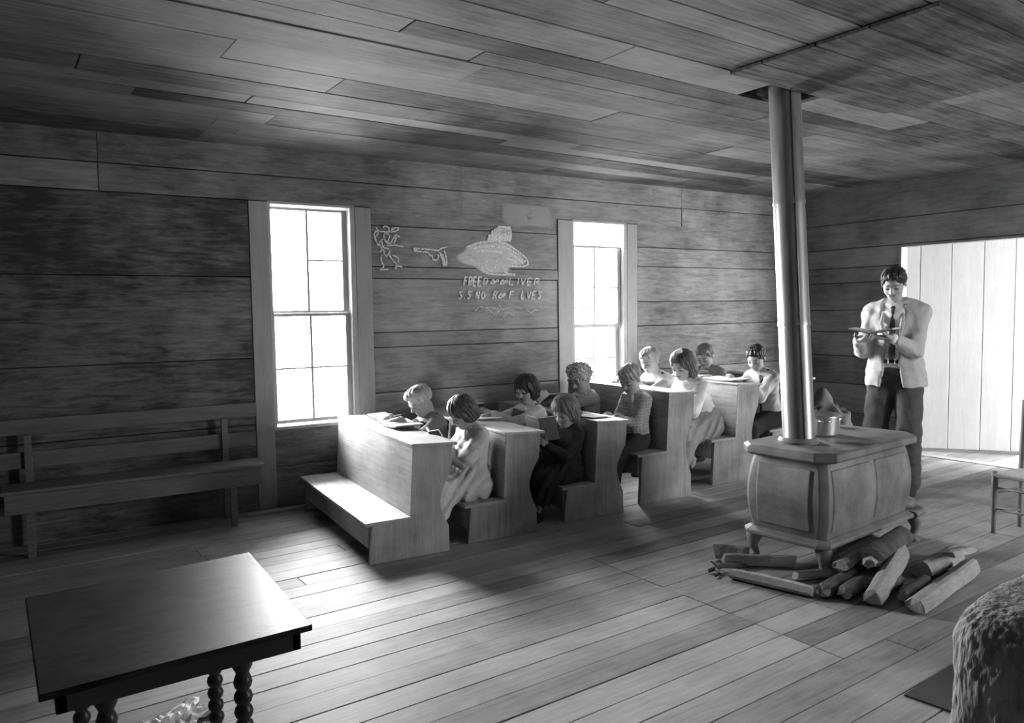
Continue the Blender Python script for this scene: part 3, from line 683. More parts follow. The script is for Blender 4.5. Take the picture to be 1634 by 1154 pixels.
# ------------------------------------------------------------------ books and papers
def open_book(loc, rz, w, h, label, tilt=0, spread=.12, thick=.012, cover=None, roll=0, cat='book', group=None, name='open_book'):
    """an open book: two curved page blocks over a cover; local x across the spread, y up the page"""
    root = thing(name, label, cat, loc, 0, group)
    root.rotation_euler = (tilt, roll, rz)
    cv = MB(); n = 8
    for s in (-1, 1):
        p = []
        for i in range(n + 1):
            u = i / n; z = u * spread * w * .9
            p.append((s * u * w, z))
        vs = [(x, -h / 2 - .003, z) for x, z in p] + [(x, h / 2 + .003, z) for x, z in p] + [(x, -h / 2 - .003, z - .003) for x, z in p] + [(x, h / 2 + .003, z - .003) for x, z in p]
        k = n + 1
        fs = [(i, i + 1, k + i + 1, k + i) for i in range(n)] + [(2 * k + i, 3 * k + i, 3 * k + i + 1, 2 * k + i + 1) for i in range(n)] + [(i, 2 * k + i, 2 * k + i + 1, i + 1) for i in range(n)] + [(k + i, k + i + 1, 3 * k + i + 1, 3 * k + i) for i in range(n)] + [(n, 2 * k + n, 3 * k + n, k + n)]
        cv.add(vs, fs)
    cv.build('cover', cover or M_cover, root)
    for s in (-1, 1):
        pg = MB(); p = []
        for i in range(n + 1):
            u = i / n; z0 = u * spread * w * .9 + .0005; z = z0 + thick * (math.sin(min(1, u * 3.2) * pi / 2)) * (1 - .35 * u)
            p.append((s * u * w * .96, z0, z))
        k = n + 1
        vs = [(x, -h / 2, z) for x, z0, z in p] + [(x, h / 2, z) for x, z0, z in p] + [(x, -h / 2, z0) for x, z0, z in p] + [(x, h / 2, z0) for x, z0, z in p]
        fs = [(i, i + 1, k + i + 1, k + i) for i in range(n)] + [(i, 2 * k + i, 2 * k + i + 1, i + 1) for i in range(n)] + [(k + i, k + i + 1, 3 * k + i + 1, 3 * k + i) for i in range(n)] + [(n, 2 * k + n, 3 * k + n, k + n)] + [(2 * k + i, 3 * k + i, 3 * k + i + 1, 2 * k + i + 1) for i in range(n)]
        pg.add(vs, fs); pg.build('pages', M_page, root)
    return root
T1, T2, T4 = .657, .657, .797
open_book((2.20, 4.46, T1), radians(85), .15, .19, 'open book lying on the nearest desk top under the fair child', spread=.10)
open_book((2.24, 4.80, T1), radians(100), .10, .15, 'small rumpled open book at the far end of the nearest desk top', spread=.3)
open_book((2.93, 4.83, T2), radians(80), .13, .18, 'open book with a raised page lying on the second desk top behind the dark-haired child', spread=.5)
open_book((3.66, 4.78, T2), radians(95), .12, .17, 'open book with one leaf standing up on the third desk top', spread=.75)
m = MB(); m.box(-.11, .11, -.08, .08, 0, .003); o = tag(m.build('paper_sheet', M_paper), 'white sheet of paper lying flat on the near end of the third desk top', 'paper'); o.location = (3.45, 3.98, T2 - .003 + .002); o.rotation_euler = (0, radians(3), .2)
open_book((5.06, 4.16, T4), radians(88), .17, .19, 'large open book on the tall desk top, the nearer of two beside the stovepipe', spread=.06)
open_book((5.09, 4.56, T4), radians(92), .16, .18, 'large open book on the tall desk top, the farther of two', spread=.08)
m = MB(); m.box(-.10, .10, -.13, .13, 0, .004); o = tag(m.build('paper_sheet', M_paper), 'white paper lying on the middle of the second desk top', 'paper'); o.location = (2.80, 4.45, T2 + .001); o.rotation_euler = (0, radians(3), .1)

# dark coats heaped against the far corner behind the stove
def coat_heap():
    m = MB(); n = 30; vs = []; fs = []
    for i in range(n + 1):
        for j in range(n * 2):
            th = i / n * pi / 2; ph = j / (n * 2) * 2 * pi
            p = Vector((cos(th) * cos(ph) * .30, cos(th) * sin(ph) * .42, sin(th) * .50))
            nn = 1 + .35 * mn.noise(p * 4) + .12 * mn.noise(p * 13)
            p = Vector((p.x * nn, p.y * nn, max(.0, p.z * nn)))
            vs.append((6.72 + p.x, 4.42 + p.y, p.z + .002))
    for i in range(n):
        for j in range(n * 2): fs.append((i * n * 2 + j, i * n * 2 + (j + 1) % (n * 2), (i + 1) * n * 2 + (j + 1) % (n * 2), (i + 1) * n * 2 + j))
    m.add(vs, fs); return tag(m.build('coat_pile', cloth(.07), smooth=True), 'dark heap of coats against the far wall behind the stove and pot', 'coats')
coat_heap()

#PEOPLE_CODE
# ------------------------------------------------------------------ people: each body is one continuous surface grown from a distance field
class SDF:
    def __init__(s, h): s.h = h; s.p = []
    def _b(s, pts, r): a = np.array(pts, float); return a.min(0) - r, a.max(0) + r
    def cap(s, a, b, ra, rb=None, k=.02, mode=1):
        rb = ra if rb is None else rb; a = np.array(a, float); b = np.array(b, float); lo, hi = s._b([a, b], max(ra, rb))
        def fn(x, y, z):
            ba = b - a; L2 = max(1e-12, float(ba @ ba))
            t = np.clip(((x - a[0]) * ba[0] + (y - a[1]) * ba[1] + (z - a[2]) * ba[2]) / L2, 0, 1)
            return np.sqrt((x - a[0] - t * ba[0]) ** 2 + (y - a[1] - t * ba[1]) ** 2 + (z - a[2] - t * ba[2]) ** 2) - (ra + (rb - ra) * t)
        s.p.append((lo, hi, fn, k, mode)); return s
    def ell(s, c, r, F=None, k=.02, mode=1):
        c = np.array(c, float); r = np.array(r, float); F = np.eye(3) if F is None else np.array(F, float)   # rows = local axes
        ext = np.abs(F.T) @ r; lo, hi = c - ext, c + ext
        def fn(x, y, z):
            q = [((x - c[0]) * F[i][0] + (y - c[1]) * F[i][1] + (z - c[2]) * F[i][2]) for i in range(3)]
            k0 = np.sqrt(sum((q[i] / r[i]) ** 2 for i in range(3))); k1 = np.sqrt(sum((q[i] / r[i] ** 2) ** 2 for i in range(3))) + 1e-9
            return k0 * (k0 - 1) / k1
        s.p.append((lo, hi, fn, k, mode)); return s
    def box(s, c, r, F=None, rd=.01, k=.02, mode=1):
        c = np.array(c, float); r = np.array(r, float) - rd; F = np.eye(3) if F is None else np.array(F, float)
        ext = np.abs(F.T) @ (r + rd); lo, hi = c - ext, c + ext
        def fn(x, y, z):
            q = [np.abs((x - c[0]) * F[i][0] + (y - c[1]) * F[i][1] + (z - c[2]) * F[i][2]) - r[i] for i in range(3)]
            return np.sqrt(sum(np.maximum(v, 0) ** 2 for v in q)) + np.minimum(np.maximum(np.maximum(q[0], q[1]), q[2]), 0) - rd
        s.p.append((lo, hi, fn, k, mode)); return s
    def plane(s, pt, n, k=.004):
        """cut away everything on the side n points to"""
        pt = np.array(pt, float); n = np.array(n, float); n = n / np.linalg.norm(n)
        s.p.append((None, None, lambda x, y, z: (x - pt[0]) * n[0] + (y - pt[1]) * n[1] + (z - pt[2]) * n[2], k, 2)); return s
    def mesh(s, disp=None):
        h = s.h; add = [q for q in s.p if q[4] == 1]
        lo = np.min([q[0] for q in add], 0) - 3 * h - .012; hi = np.max([q[1] for q in add], 0) + 3 * h + .012
        n = np.ceil((hi - lo) / h).astype(int) + 1
        X = [(lo[i] + h * np.arange(n[i])).astype(np.float32) for i in range(3)]
        G = np.full(n, .08, np.float32)
        for (a, b, fn, k, mode) in s.p:
            if a is None: sl = (slice(0, n[0]), slice(0, n[1]), slice(0, n[2]))
            else:
                mg = k + 2.5 * h + .01
                i0 = np.maximum(0, np.floor((a - mg - lo) / h)).astype(int); i1 = np.minimum(n, np.ceil((b + mg - lo) / h).astype(int) + 1)
                if (i1 <= i0).any(): continue
                sl = tuple(slice(i0[i], i1[i]) for i in range(3))
            x = X[0][sl[0]][:, None, None]; y = X[1][sl[1]][None, :, None]; z = X[2][sl[2]][None, None, :]
            d = fn(x, y, z).astype(np.float32) + np.zeros((1, 1, 1), np.float32); f = G[sl]
            if d.shape != f.shape: d = np.broadcast_to(d, f.shape)
            if mode == 1: w = np.maximum(k - np.abs(f - d), 0) / k; G[sl] = np.minimum(f, d) - w * w * k * .25
            elif mode == -1: d = -d; w = np.maximum(k - np.abs(f - d), 0) / k; G[sl] = np.maximum(f, d) + w * w * k * .25
            else: w = np.maximum(k - np.abs(f - d), 0) / k; G[sl] = np.maximum(f, d) + w * w * k * .25
        if disp is not None: G += disp(X[0][:, None, None], X[1][None, :, None], X[2][None, None, :]).astype(np.float32)
        # surface nets
        Sg = G < 0
        c = np.zeros(n - 1, np.uint8)
        for i in (0, 1):
            for j in (0, 1):
                for l in (0, 1): c += Sg[i:n[0] - 1 + i, j:n[1] - 1 + j, l:n[2] - 1 + l]
        act = (c > 0) & (c < 8); idx = np.full(n - 1, -1, np.int64); I = np.argwhere(act); idx[act] = np.arange(len(I))
        P = np.zeros((len(I), 3)); W = np.zeros(len(I))
        for ax in range(3):
            o = [0, 1, 2]; o.remove(ax)
            for u in (0, 1):
                for v in (0, 1):
                    A = I.copy(); A[:, o[0]] += u; A[:, o[1]] += v; B = A.copy(); B[:, ax] += 1
                    fa = G[A[:, 0], A[:, 1], A[:, 2]]; fb_ = G[B[:, 0], B[:, 1], B[:, 2]]; mk = (fa < 0) != (fb_ < 0)
                    t = np.where(mk, fa / np.where(np.abs(fa - fb_) < 1e-9, 1, fa - fb_), 0)
                    q = A.astype(float); q[:, ax] += t; P[mk] += q[mk]; W[mk] += 1
        V = P / W[:, None] * h + lo
        F = []
        for ax in range(3):
            o = [(ax + 1) % 3, (ax + 2) % 3]
            s0 = [slice(None)] * 3; s1 = [slice(None)] * 3; s0[ax] = slice(0, n[ax] - 1); s1[ax] = slice(1, n[ax])
            E_ = np.argwhere(Sg[tuple(s0)] != Sg[tuple(s1)])
            E_ = E_[(E_[:, o[0]] > 0) & (E_[:, o[1]] > 0) & (E_[:, o[0]] < n[o[0]] - 1) & (E_[:, o[1]] < n[o[1]] - 1)]
            ins = Sg[E_[:, 0], E_[:, 1], E_[:, 2]]
            def at(u, v): q = E_.copy(); q[:, o[0]] -= u; q[:, o[1]] -= v; return idx[q[:, 0], q[:, 1], q[:, 2]]
            Q = np.stack([at(1, 1), at(0, 1), at(0, 0), at(1, 0)], 1); Q[~ins] = Q[~ins][:, ::-1]; F.append(Q)
        return V, np.concatenate(F)
def sdf_obj(name, sd, mat, parent=None, disp=None, tonefn=None, relax=1):
    V, F = sd.mesh(disp)
    for _ in range(relax):     # light Laplacian pass to take the grid out of the surface
        acc = np.zeros_like(V); cnt = np.zeros(len(V))
        for a, b in ((0, 1), (1, 2), (2, 3), (3, 0)):
            np.add.at(acc, F[:, a], V[F[:, b]]); np.add.at(acc, F[:, b], V[F[:, a]]); np.add.at(cnt, F[:, a], 1); np.add.at(cnt, F[:, b], 1)
        V = V * .5 + .5 * acc / np.maximum(cnt, 1)[:, None]
    me = bpy.data.meshes.new(name); me.vertices.add(len(V)); me.vertices.foreach_set('co', V.astype(np.float32).ravel())
    me.loops.add(len(F) * 4); me.loops.foreach_set('vertex_index', F.astype(np.int32).ravel())
    me.polygons.add(len(F)); me.polygons.foreach_set('loop_start', np.arange(len(F), dtype=np.int32) * 4)
    me.polygons.foreach_set('use_smooth', np.ones(len(F), bool)); me.update(calc_edges=True)
    at = me.attributes.new('tone', 'FLOAT', 'POINT'); at.data.foreach_set('value', (tonefn(V) if tonefn else np.full(len(V), .5)).astype(np.float32))
    me.materials.append(mat); o = bpy.data.objects.new(name, me); COL.objects.link(o)
    if parent: o.parent = parent
    return o

def skin_mat(nm, base):
    m, t, b = nt(nm); L = t.links.new
    at = node(t, 'ShaderNodeAttribute', attribute_name='tone'); n = node(t, 'ShaderNodeTexNoise', Scale=40.0)
    v = math_(t, 'MULTIPLY', math_(t, 'MULTIPLY', at.outputs['Fac'], base * 2), math_(t, 'ADD', math_(t, 'MULTIPLY', n.outputs['Fac'], .12), .94))
    c = node(t, 'ShaderNodeCombineColor')
    for i in range(3): L(v, c.inputs[i])
    L(c.outputs[0], b.inputs['Base Color']); b.inputs['Roughness'].default_value = .5; b.inputs['Specular IOR Level'].default_value = .35
    b.inputs['Subsurface Weight'].default_value = 0; return m
M_skin = skin_mat('skin', .37)
def N(v): v = np.array(v, float); return v / (np.linalg.norm(v) + 1e-9)
def ik(Sp, T, a, b, pole):
    Sp, T = np.array(Sp, float), np.array(T, float); d = T - Sp; D = np.linalg.norm(d)
    if D > (a + b) * .995: T = Sp + d / D * (a + b) * .995; d = T - Sp; D = np.linalg.norm(d)
    u = d / D; x = (a * a - b * b + D * D) / (2 * D); hgt = math.sqrt(max(0, a * a - x * x))
    pl = np.array(pole, float); pl = pl - u * (pl @ u); return Sp + u * x + N(pl) * hgt, T
def hand(sd, W, d, n, th, L, curl=.5, spread=1.0, tcurl=.3):
    """wrist W, d to the fingertips, n out of the palm, th towards the thumb side"""
    d = N(d); th = N(np.array(th) - d * (np.array(th) @ d)); n = np.cross(d, th) if np.cross(d, th) @ np.array(n) > 0 else -np.cross(d, th)
    F = np.array([d, th, n]); r = max(.0052, .052 * L)
    sd.box(W + d * .27 * L, (.27 * L, .215 * L, .095 * L), F, .085 * L, k=.012)
    sd.ell(W + d * .16 * L + th * .13 * L + n * .04 * L, (.17 * L, .11 * L, .09 * L), F, k=.01)
    for i, (o, ln) in enumerate(((.165, .43), (.055, .48), (-.055, .45), (-.16, .35))):
        p = W + d * .50 * L + th * o * L; dd = N(d + th * o * .5 * spread); a = 0
        for j, fr in enumerate((.42, .33, .25)):
            a += curl * (.55, 1.0, .7)[j] * (1 + .08 * i); q = p + (dd * cos(a) + n * sin(a)) * ln * fr * L
            sd.cap(p, q, r * (1.12, 1.0, .93)[j], r * (1.0, .93, .82)[j], k=.004); p = q
    p = W + d * .14 * L + th * .18 * L; dt = N(d * .62 + th * .72 + n * .35)
    q = p + dt * .26 * L; sd.cap(p, q, r * 1.35, r * 1.15, k=.008)
    dt2 = N(dt + d * .5 * tcurl * 2 - th * .3 * tcurl + n * .5 * tcurl); sd.cap(q, q + dt2 * .24 * L, r * 1.15, r * .95, k=.004)

def head_frame(fwd_pitch, yaw, roll=0):
    """rows: forward, left, up in body coordinates; pitch > 0 looks down, yaw > 0 turns left"""
    cp, sp, cy_, sy_ = cos(fwd_pitch), sin(fwd_pitch), cos(yaw), sin(yaw)
    f_ = np.array([cp * cy_, cp * sy_, -sp]); l_ = np.array([-sy_, cy_, 0]); u_ = np.cross(f_, l_)
    return np.array([f_, l_ * cos(roll) + u_ * sin(roll), u_ * cos(roll) - l_ * sin(roll)])

def head_centre(Hh, hip, lean, side, head, adult, neckfwd, hh):
    P = np.array([0, 0, hip]); t_ = N((sin(lean), sin(side), cos(lean))); l_ = N(np.array([0, 1, 0]) - t_ * t_[1]); n_ = np.cross(l_, t_)
    tors = Hh * (.300 if adult else .285); HF = head_frame(*head)
    return P + t_ * tors + n_ * .01 + N(t_ * .8 + np.array([0, 0, .5])) * Hh * (.030 if adult else .024) + HF[2] * hh * .48 + HF[0] * (hh * .14 + neckfwd)
def person(label, x, y, heading, Hh, hip, lean, head, lh, rh, feet, outfit, hair, hairtone, group=None, h=.0056, side=0., elbow=(.35, .35), adult=False, neckfwd=.02, hh=.21):
    o0 = dict(x=x, y=y)
    hipz = hip; P = np.array([0, 0, hipz]); t_ = N((sin(lean), sin(side), cos(lean))); l_ = N(np.array([0, 1, 0]) - t_ * t_[1]); n_ = np.cross(l_, t_)
    TF = np.array([n_, l_, t_])
    tors = Hh * (.300 if adult else .285)
    Nk = P + t_ * tors + n_ * .01
    HF = head_frame(*head)
    hc = Nk + N(t_ * .8 + np.array([0, 0, .5])) * Hh * (.030 if adult else .024) + HF[2] * hh * .48 + HF[0] * (hh * .14 + neckfwd)
    lw_ = lambda q: hc + (HF[0] * q[0] + HF[1] * q[1] + HF[2] * q[2]) * hh
    sw = Hh * (.088 if adult else .084)
    shk = .825 if adult else .84; shL = P + t_ * tors * shk + l_ * sw; shR = P + t_ * tors * shk - l_ * sw
    ua, fa = Hh * .165, Hh * .140; th, sn = Hh * (.245 if adult else .235), Hh * (.245 if adult else .23)
    elL, wrL = ik(shL, lh[0], ua, fa, (-.3, elbow[0], -1)); elR, wrR = ik(shR, rh[0], ua, fa, (-.3, -elbow[1], -1))
    hpL = P + np.array([0, Hh * .048, -.01]); hpR = P - np.array([0, Hh * .048, .01])
    knL, anL = ik(hpL, feet[0], th, sn, (1, .15, .6)); knR, anR = ik(hpR, feet[1], th, sn, (1, -.15, .6))
    G_ = .9 if adult else 1.0
    B = SDF(h)
    B.ell(P + t_ * .01, (Hh * .068, Hh * .088, Hh * .066), TF, .03)
    B.ell(P + t_ * tors * .40, (Hh * .060, Hh * .078, Hh * .09), TF, .03)
    B.ell(P + t_ * tors * .72, (Hh * .064, Hh * .092, Hh * .085), TF, .03)
    B.cap(shL, shR, Hh * .036, k=.03)
    B.cap(P + t_ * tors * .86, lw_((-.10, 0, -.26)), hh * .20, hh * .185, k=.022)
    for sh, el, wr in ((shL, elL, wrL), (shR, elR, wrR)):
        B.cap(sh, el, Hh * .030 * G_, Hh * .022, k=.02); B.cap(el, wr, Hh * .0235, Hh * .0150, k=.012)
    for hp, kn, an in ((hpL, knL, anL), (hpR, knR, anR)):
        B.cap(hp, kn, Hh * .050, Hh * .034, k=.03); B.cap(kn, an, Hh * .033, Hh * .020, k=.015)
        B.ell(kn + (an - kn) * .28 + np.array([-.008, 0, 0]), (Hh * .032, Hh * .03, Hh * .07), k=.02)
        fd = N((1, .12 if hp[1] > 0 else -.12, 0)); B.cap(an + np.array([0, 0, -.012]), an + fd * Hh * .09 + np.array([0, 0, -Hh * .022]), Hh * .022, Hh * .018, k=.01)
    HL = Hh * (.100 if adult else .092)
    for (wr, el, spec, sg) in ((wrL, elL, lh, 1), (wrR, elR, rh, -1)):
        d = N(spec[1]) if len(spec) > 1 and spec[1] is not None else N(wr - el)
        nn_ = spec[2] if len(spec) > 2 else (0, -sg, -.3); tt = spec[3] if len(spec) > 3 else (0, -sg, .6); cu = spec[4] if len(spec) > 4 else .45
        hand(B, wr, d, nn_, tt, HL, cu)
    # head
    B.ell(lw_((-.05, 0, .14)), (.42 * hh, .335 * hh, .355 * hh), HF, .02)
    B.ell(lw_((.12, 0, -.13)), (.26 * hh, .262 * hh, .345 * hh), HF, .03)
    B.ell(lw_((.235, 0, -.375)), (.11 * hh, .12 * hh, .09 * hh), HF, .03)
    for s_ in (-1, 1):
        B.ell(lw_((.20, s_ * .14, -.14)), (.14 * hh, .12 * hh, .12 * hh), HF, .02)
        B.ell(lw_((-.04, s_ * .335, -.04)), (.075 * hh, .035 * hh, .115 * hh), HF, .006)
        B.ell(lw_((.435, s_ * .135, .0)), (.10 * hh, .082 * hh, .05 * hh), HF, .018, -1)
        B.ell(lw_((.325, s_ * .135, -.002)), (.055 * hh, .066 * hh, .045 * hh), HF, .004)
    B.cap(lw_((.345, -.15, .075)), lw_((.345, .15, .075)), .035 * hh, k=.015)
    B.cap(lw_((.36, 0, .03)), lw_((.445, 0, -.115)), .032 * hh, .048 * hh, k=.010)
    B.cap(lw_((.385, -.05, -.13)), lw_((.385, .05, -.13)), .032 * hh, k=.008)
    B.cap(lw_((.345, -.065, -.245)), lw_((.345, .065, -.245)), .035 * hh, k=.010)
    B.cap(lw_((.385, -.09, -.245)), lw_((.385, .09, -.245)), .010 * hh, k=.006, mode=-1)
    def tonefn(V):
        q = (V - hc) @ HF.T / hh; a = np.full(len(V), .5); f_, s_, u_ = q[:, 0], q[:, 1], q[:, 2]; near = (np.abs(q) < .6).all(1) & (f_ > .2)
        ey = near & (((np.abs(s_) - .135) / .075) ** 2 + ((u_ + .012) / .030) ** 2 < 1); a[ey] = .10
        br = near & (np.abs(np.abs(s_) - .14) < .085) & (np.abs(u_ - .105 + (np.abs(s_) - .14) * .12) < .022); a[br] = .5 * .45
        lp = near & (np.abs(s_) < .085) & (np.abs(u_ + .25) < .030); a[lp] = .34
        ln = near & (np.abs(s_) < .09) & (np.abs(u_ + .245) < .010); a[ln] = .16
        return a
    body = sdf_obj('person', B, M_skin, tonefn=tonefn)
    tag(body, label, 'person', group)
    # hair
    Hs = SDF(h * .8); fc = 1.0
    if hair == 'short' or hair == 'man':
        Hs.ell(lw_((-.065, 0, .165)), (.445 * hh, .372 * hh, .378 * hh), HF, .02)
        Hs.ell(lw_((.18, .06, .40)), (.25 * hh, .26 * hh, .15 * hh), HF, .03)
        Hs.ell(lw_((.50, 0, -.03)), (.36 * hh, .30 * hh, .38 * hh), HF, .012, -1); Hs.ell(lw_((.34, 0, -.32)), (.30 * hh, .5 * hh, .40 * hh), HF, .01, -1)
        Hs.plane(lw_((0, 0, -.10)), -HF[2] + HF[0] * .75, .01)
    elif hair == 'curly':
        Hs.ell(lw_((-.065, 0, .18)), (.46 * hh, .40 * hh, .40 * hh), HF, .02)
        Hs.ell(lw_((.22, .10, .42)), (.24 * hh, .26 * hh, .17 * hh), HF, .03); Hs.ell(lw_((.10, -.18, .42)), (.2 * hh, .2 * hh, .15 * hh), HF, .03)
        Hs.ell(lw_((.46, 0, -.10)), (.34 * hh, .31 * hh, .36 * hh), HF, .01, -1)
        Hs.plane(lw_((0, 0, -.10)), -HF[2] + HF[0] * .7, .01)
    else:
        Hs.ell(lw_((-.065, 0, .155)), (.455 * hh, .405 * hh, .395 * hh), HF, .02)
        dn = -.14 if hair == 'bob' else -.26; le = .34 if hair == 'bob' else .40
        for s_ in (-1, 1): Hs.ell(lw_((-.06, s_ * .29, dn * .8)), ((.24 if hair == 'bob' else .20) * hh, .10 * hh, le * .85 * hh), HF, .04)
        Hs.ell(lw_((-.24, 0, dn)), (.22 * hh, .33 * hh, le * hh), HF, .05)
        Hs.ell(lw_((.50, 0, -.24 if hair == 'bob' else -.08)), (.42 * hh, .29 * hh, .40 * hh), HF, .01, -1)
        Hs.plane(lw_((0, 0, -.46 if hair == 'bob' else -.9)), -HF[2] + HF[0] * .1, .01)
    am = {'curly': .0095, 'man': .0055}.get(hair, .0052) * (hh / .2)
    def hdisp(X, Y, Z):
        q = [(X - hc[0]) * HF[i][0] + (Y - hc[1]) * HF[i][1] + (Z - hc[2]) * HF[i][2] for i in range(3)]
        a = np.arctan2(q[1], q[0] + .02); rr = 1.0
        if hair == 'curly': return am * (np.sin(q[0] * 150 + 3 * np.sin(q[1] * 70)) * np.sin(q[1] * 135 + 2.5 * np.sin(q[2] * 80)) + .5 * np.sin(q[2] * 160 + 3 * np.sin(q[0] * 90 + q[1] * 60)))
        return am * (np.sin(a * 19 + 9 * q[2] / hh + 2 * np.sin(q[0] * 50 + x * 40)) * .55 + .45 * np.sin(a * 43 - 9 * q[2] / hh) + .6 * np.sin(q[0] * 75 + y * 30) * np.sin(q[1] * 80 + 1) * np.sin(q[2] * 70 + 2))
    ho = sdf_obj('hair', Hs, M_hair[hairtone], body, disp=hdisp)
    # clothes
    def wr(a, sc=1.0, ph=0.):
        return lambda X, Y, Z: a * (np.sin(62 * sc * Z + 25 * X + 3 * np.sin(31 * Y + ph)) * .5 + .5 * np.sin(47 * sc * (X + Z) + 38 * Y + 2 * np.sin(40 * Z + ph)))
    e = (.013 if adult else .017); hc_ = h * 1.25
    shirt, low = outfit['top'], outfit['low']
    T_ = SDF(hc_)
    T_.ell(P + t_ * tors * .12, (Hh * .070 + e, Hh * .090 + e, Hh * .075), TF, .04)
    T_.ell(P + t_ * tors * .42, (Hh * .062 + e, Hh * .082 + e, Hh * .10), TF, .04)
    T_.ell(P + t_ * tors * .72, (Hh * .066 + e, Hh * .094 + e, Hh * .088 + e), TF, .04)
    for sh in (shL, shR): T_.cap(P + t_ * tors * .93 + (sh - P - t_ * tors * shk) * .2, sh, Hh * .028 + e * .5, Hh * .030 + e * .5, k=.03)
    T_.cap(shL, shR, Hh * .034 + e * (.2 if adult else .5), k=.03)
    for sh, el, w_ in (() if adult else ((shL, elL, wrL), (shR, elR, wrR))):
        ln = outfit.get('sleeve', .9)
        T_.cap(sh, el if ln > .5 else sh + (el - sh) * .72, Hh * .029 + e * .7, Hh * .027 + e * (.6 if ln > .5 else 1.25), k=.022)
        if ln > .5: (T_.cap(el, el + (w_ - el) * ln, Hh * .028 + e * .5, Hh * .021 + e * .5, k=.012), T_.cap(el + (w_ - el) * (ln - .06), el + (w_ - el) * (ln + .02), Hh * .0195 + e * .45, k=.003))
    if adult is False: T_.ell(lw_((-.1, 0, -.34)), (.17 * hh, .17 * hh, .14 * hh), HF, .01, -1)
    if shirt: 
        so = sdf_obj('shirt' if outfit.get('name') is None else outfit['name'], T_, cloth(*shirt) if isinstance(shirt, tuple) else cloth(shirt), body, disp=wr(.0050, 1.7, x * 9))
    if outfit.get('collar'):
        C_ = SDF(h); c0 = P + t_ * (tors * .95 + .010) + n_ * .006; rr = hh * .25
        ax0 = n_; ax1 = l_
        pts = [c0 + ax0 * cos(a) * rr * 1.05 + ax1 * sin(a) * rr * 1.05 - t_ * (.012 if abs(a) < .5 else 0) for a in np.linspace(-pi, pi, 15)]
        for a, b in zip(pts[:-1], pts[1:]): C_.cap(a, b, .019, k=.006)
        for s_ in (-1, 1): C_.box(c0 + n_ * (rr + .022) + l_ * s_ * .034 - t_ * .032, (.012, .032, .030), TF, .005, .01)
        sdf_obj('collar', C_, cloth(outfit['collar']), body)
    if low[0] == 'skirt':
        K = SDF(hc_); mk = (knL + knR) / 2; ma = (anL + anR) / 2
        K.ell(P + np.array([.02, 0, 0]), (Hh * .080 + e, Hh * .092 + e, Hh * .066 + e), TF, .06); K.ell(P + t_ * tors * .28, (Hh * .062 + e, Hh * .080 + e, Hh * .07), TF, .06)
        for hp, kn, an in ((hpL, knL, anL), (hpR, knR, anR)):
            K.cap(hp, kn, Hh * .062 + e, Hh * .052 + e, k=.07); K.cap(kn, kn + (an - kn) * low[2], Hh * .05 + e, Hh * .052 + e, k=.06)
        K.cap(P + np.array([.02, 0, -.005]), mk, Hh * .06, Hh * .05, k=.06); K.cap(mk, mk + (ma - mk) * low[2], Hh * .045, Hh * .05, k=.06)
        K.plane(mk + (ma - mk) * (low[2] + .06), ma - mk)
        if low[3:]: K.plane((0, 0, low[3]), (0, 0, -1))
        mk_ = mk.copy()
        def pleat(X, Y, Z): return .0065 * np.sin(85 * Y + 10 * np.sin(9 * X + 6 * Z)) * np.clip((X + .02) / .12, 0, 1) + .005 * np.sin(75 * Z + 60 * X + 3 * np.sin(35 * Y + 20 * Z))
        sdf_obj('skirt', K, cloth(low[1]), body, disp=pleat)
    else:
        K = SDF(hc_)
        K.ell(P, (Hh * .072 + e, Hh * .092 + e, Hh * .070 + e), TF, .03)
        if low[0] == 'overalls':
            K.ell(P + t_ * tors * .40 + n_ * .004, (Hh * .062 + e * 1.35, Hh * .080 + e * 1.2, Hh * .11), TF, .03)
            K.box(P + t_ * tors * .72 + n_ * (Hh * .064 + e + .002), (.012, Hh * .058, Hh * .055), TF, .006, .02)
            for s_ in (-1, 1):
                a = P + t_ * tors * .78 + n_ * (Hh * .066 + e + .008) + l_ * s_ * Hh * .048; b = P + t_ * (tors * .99 + .014) + l_ * s_ * Hh * .062; c = P + t_ * tors * .55 - n_ * (Hh * .062 + e) + l_ * s_ * Hh * .03; d2 = P + t_ * tors * .86 - n_ * (Hh * .058 + e) + l_ * s_ * Hh * .055
                for u, v in ((a, b), (b, d2), (d2, c)): K.cap(u, v, .009, k=.008)
        for hp, kn, an in ((hpL, knL, anL), (hpR, knR, anR)):
            K.cap(hp, kn, Hh * .055 + e * .8, Hh * .042 + e * .8, k=.03); K.cap(kn, kn + (an - kn) * low[2], Hh * .042 + e * .8, Hh * .034 + e * .9, k=.02)
        sdf_obj('overalls' if low[0] == 'overalls' else 'trousers', K, cloth(low[1]), body, disp=wr(.003 if not adult else .005, .7, y * 3))
    if outfit.get('suspenders'):
        K = SDF(h)
        for s_ in (-1, 1):
            q = [P + t_ * tors * .12 + n_ * (Hh * .07 + e + .008) + l_ * s_ * Hh * .04, P + t_ * tors * .45 + n_ * (Hh * .068 + e + .008) + l_ * s_ * Hh * .045, P + t_ * tors * .78 + n_ * (Hh * .064 + e + .008) + l_ * s_ * Hh * .055, P + t_ * (tors * .99 + .012) + l_ * s_ * Hh * .062, P + t_ * tors * .75 - n_ * (Hh * .062 + e) + l_ * s_ * Hh * .04]
            for u, v in zip(q[:-1], q[1:]): K.cap(u, v, .010, k=.006)
        sdf_obj('suspenders', K, cloth(outfit['suspenders']), body)
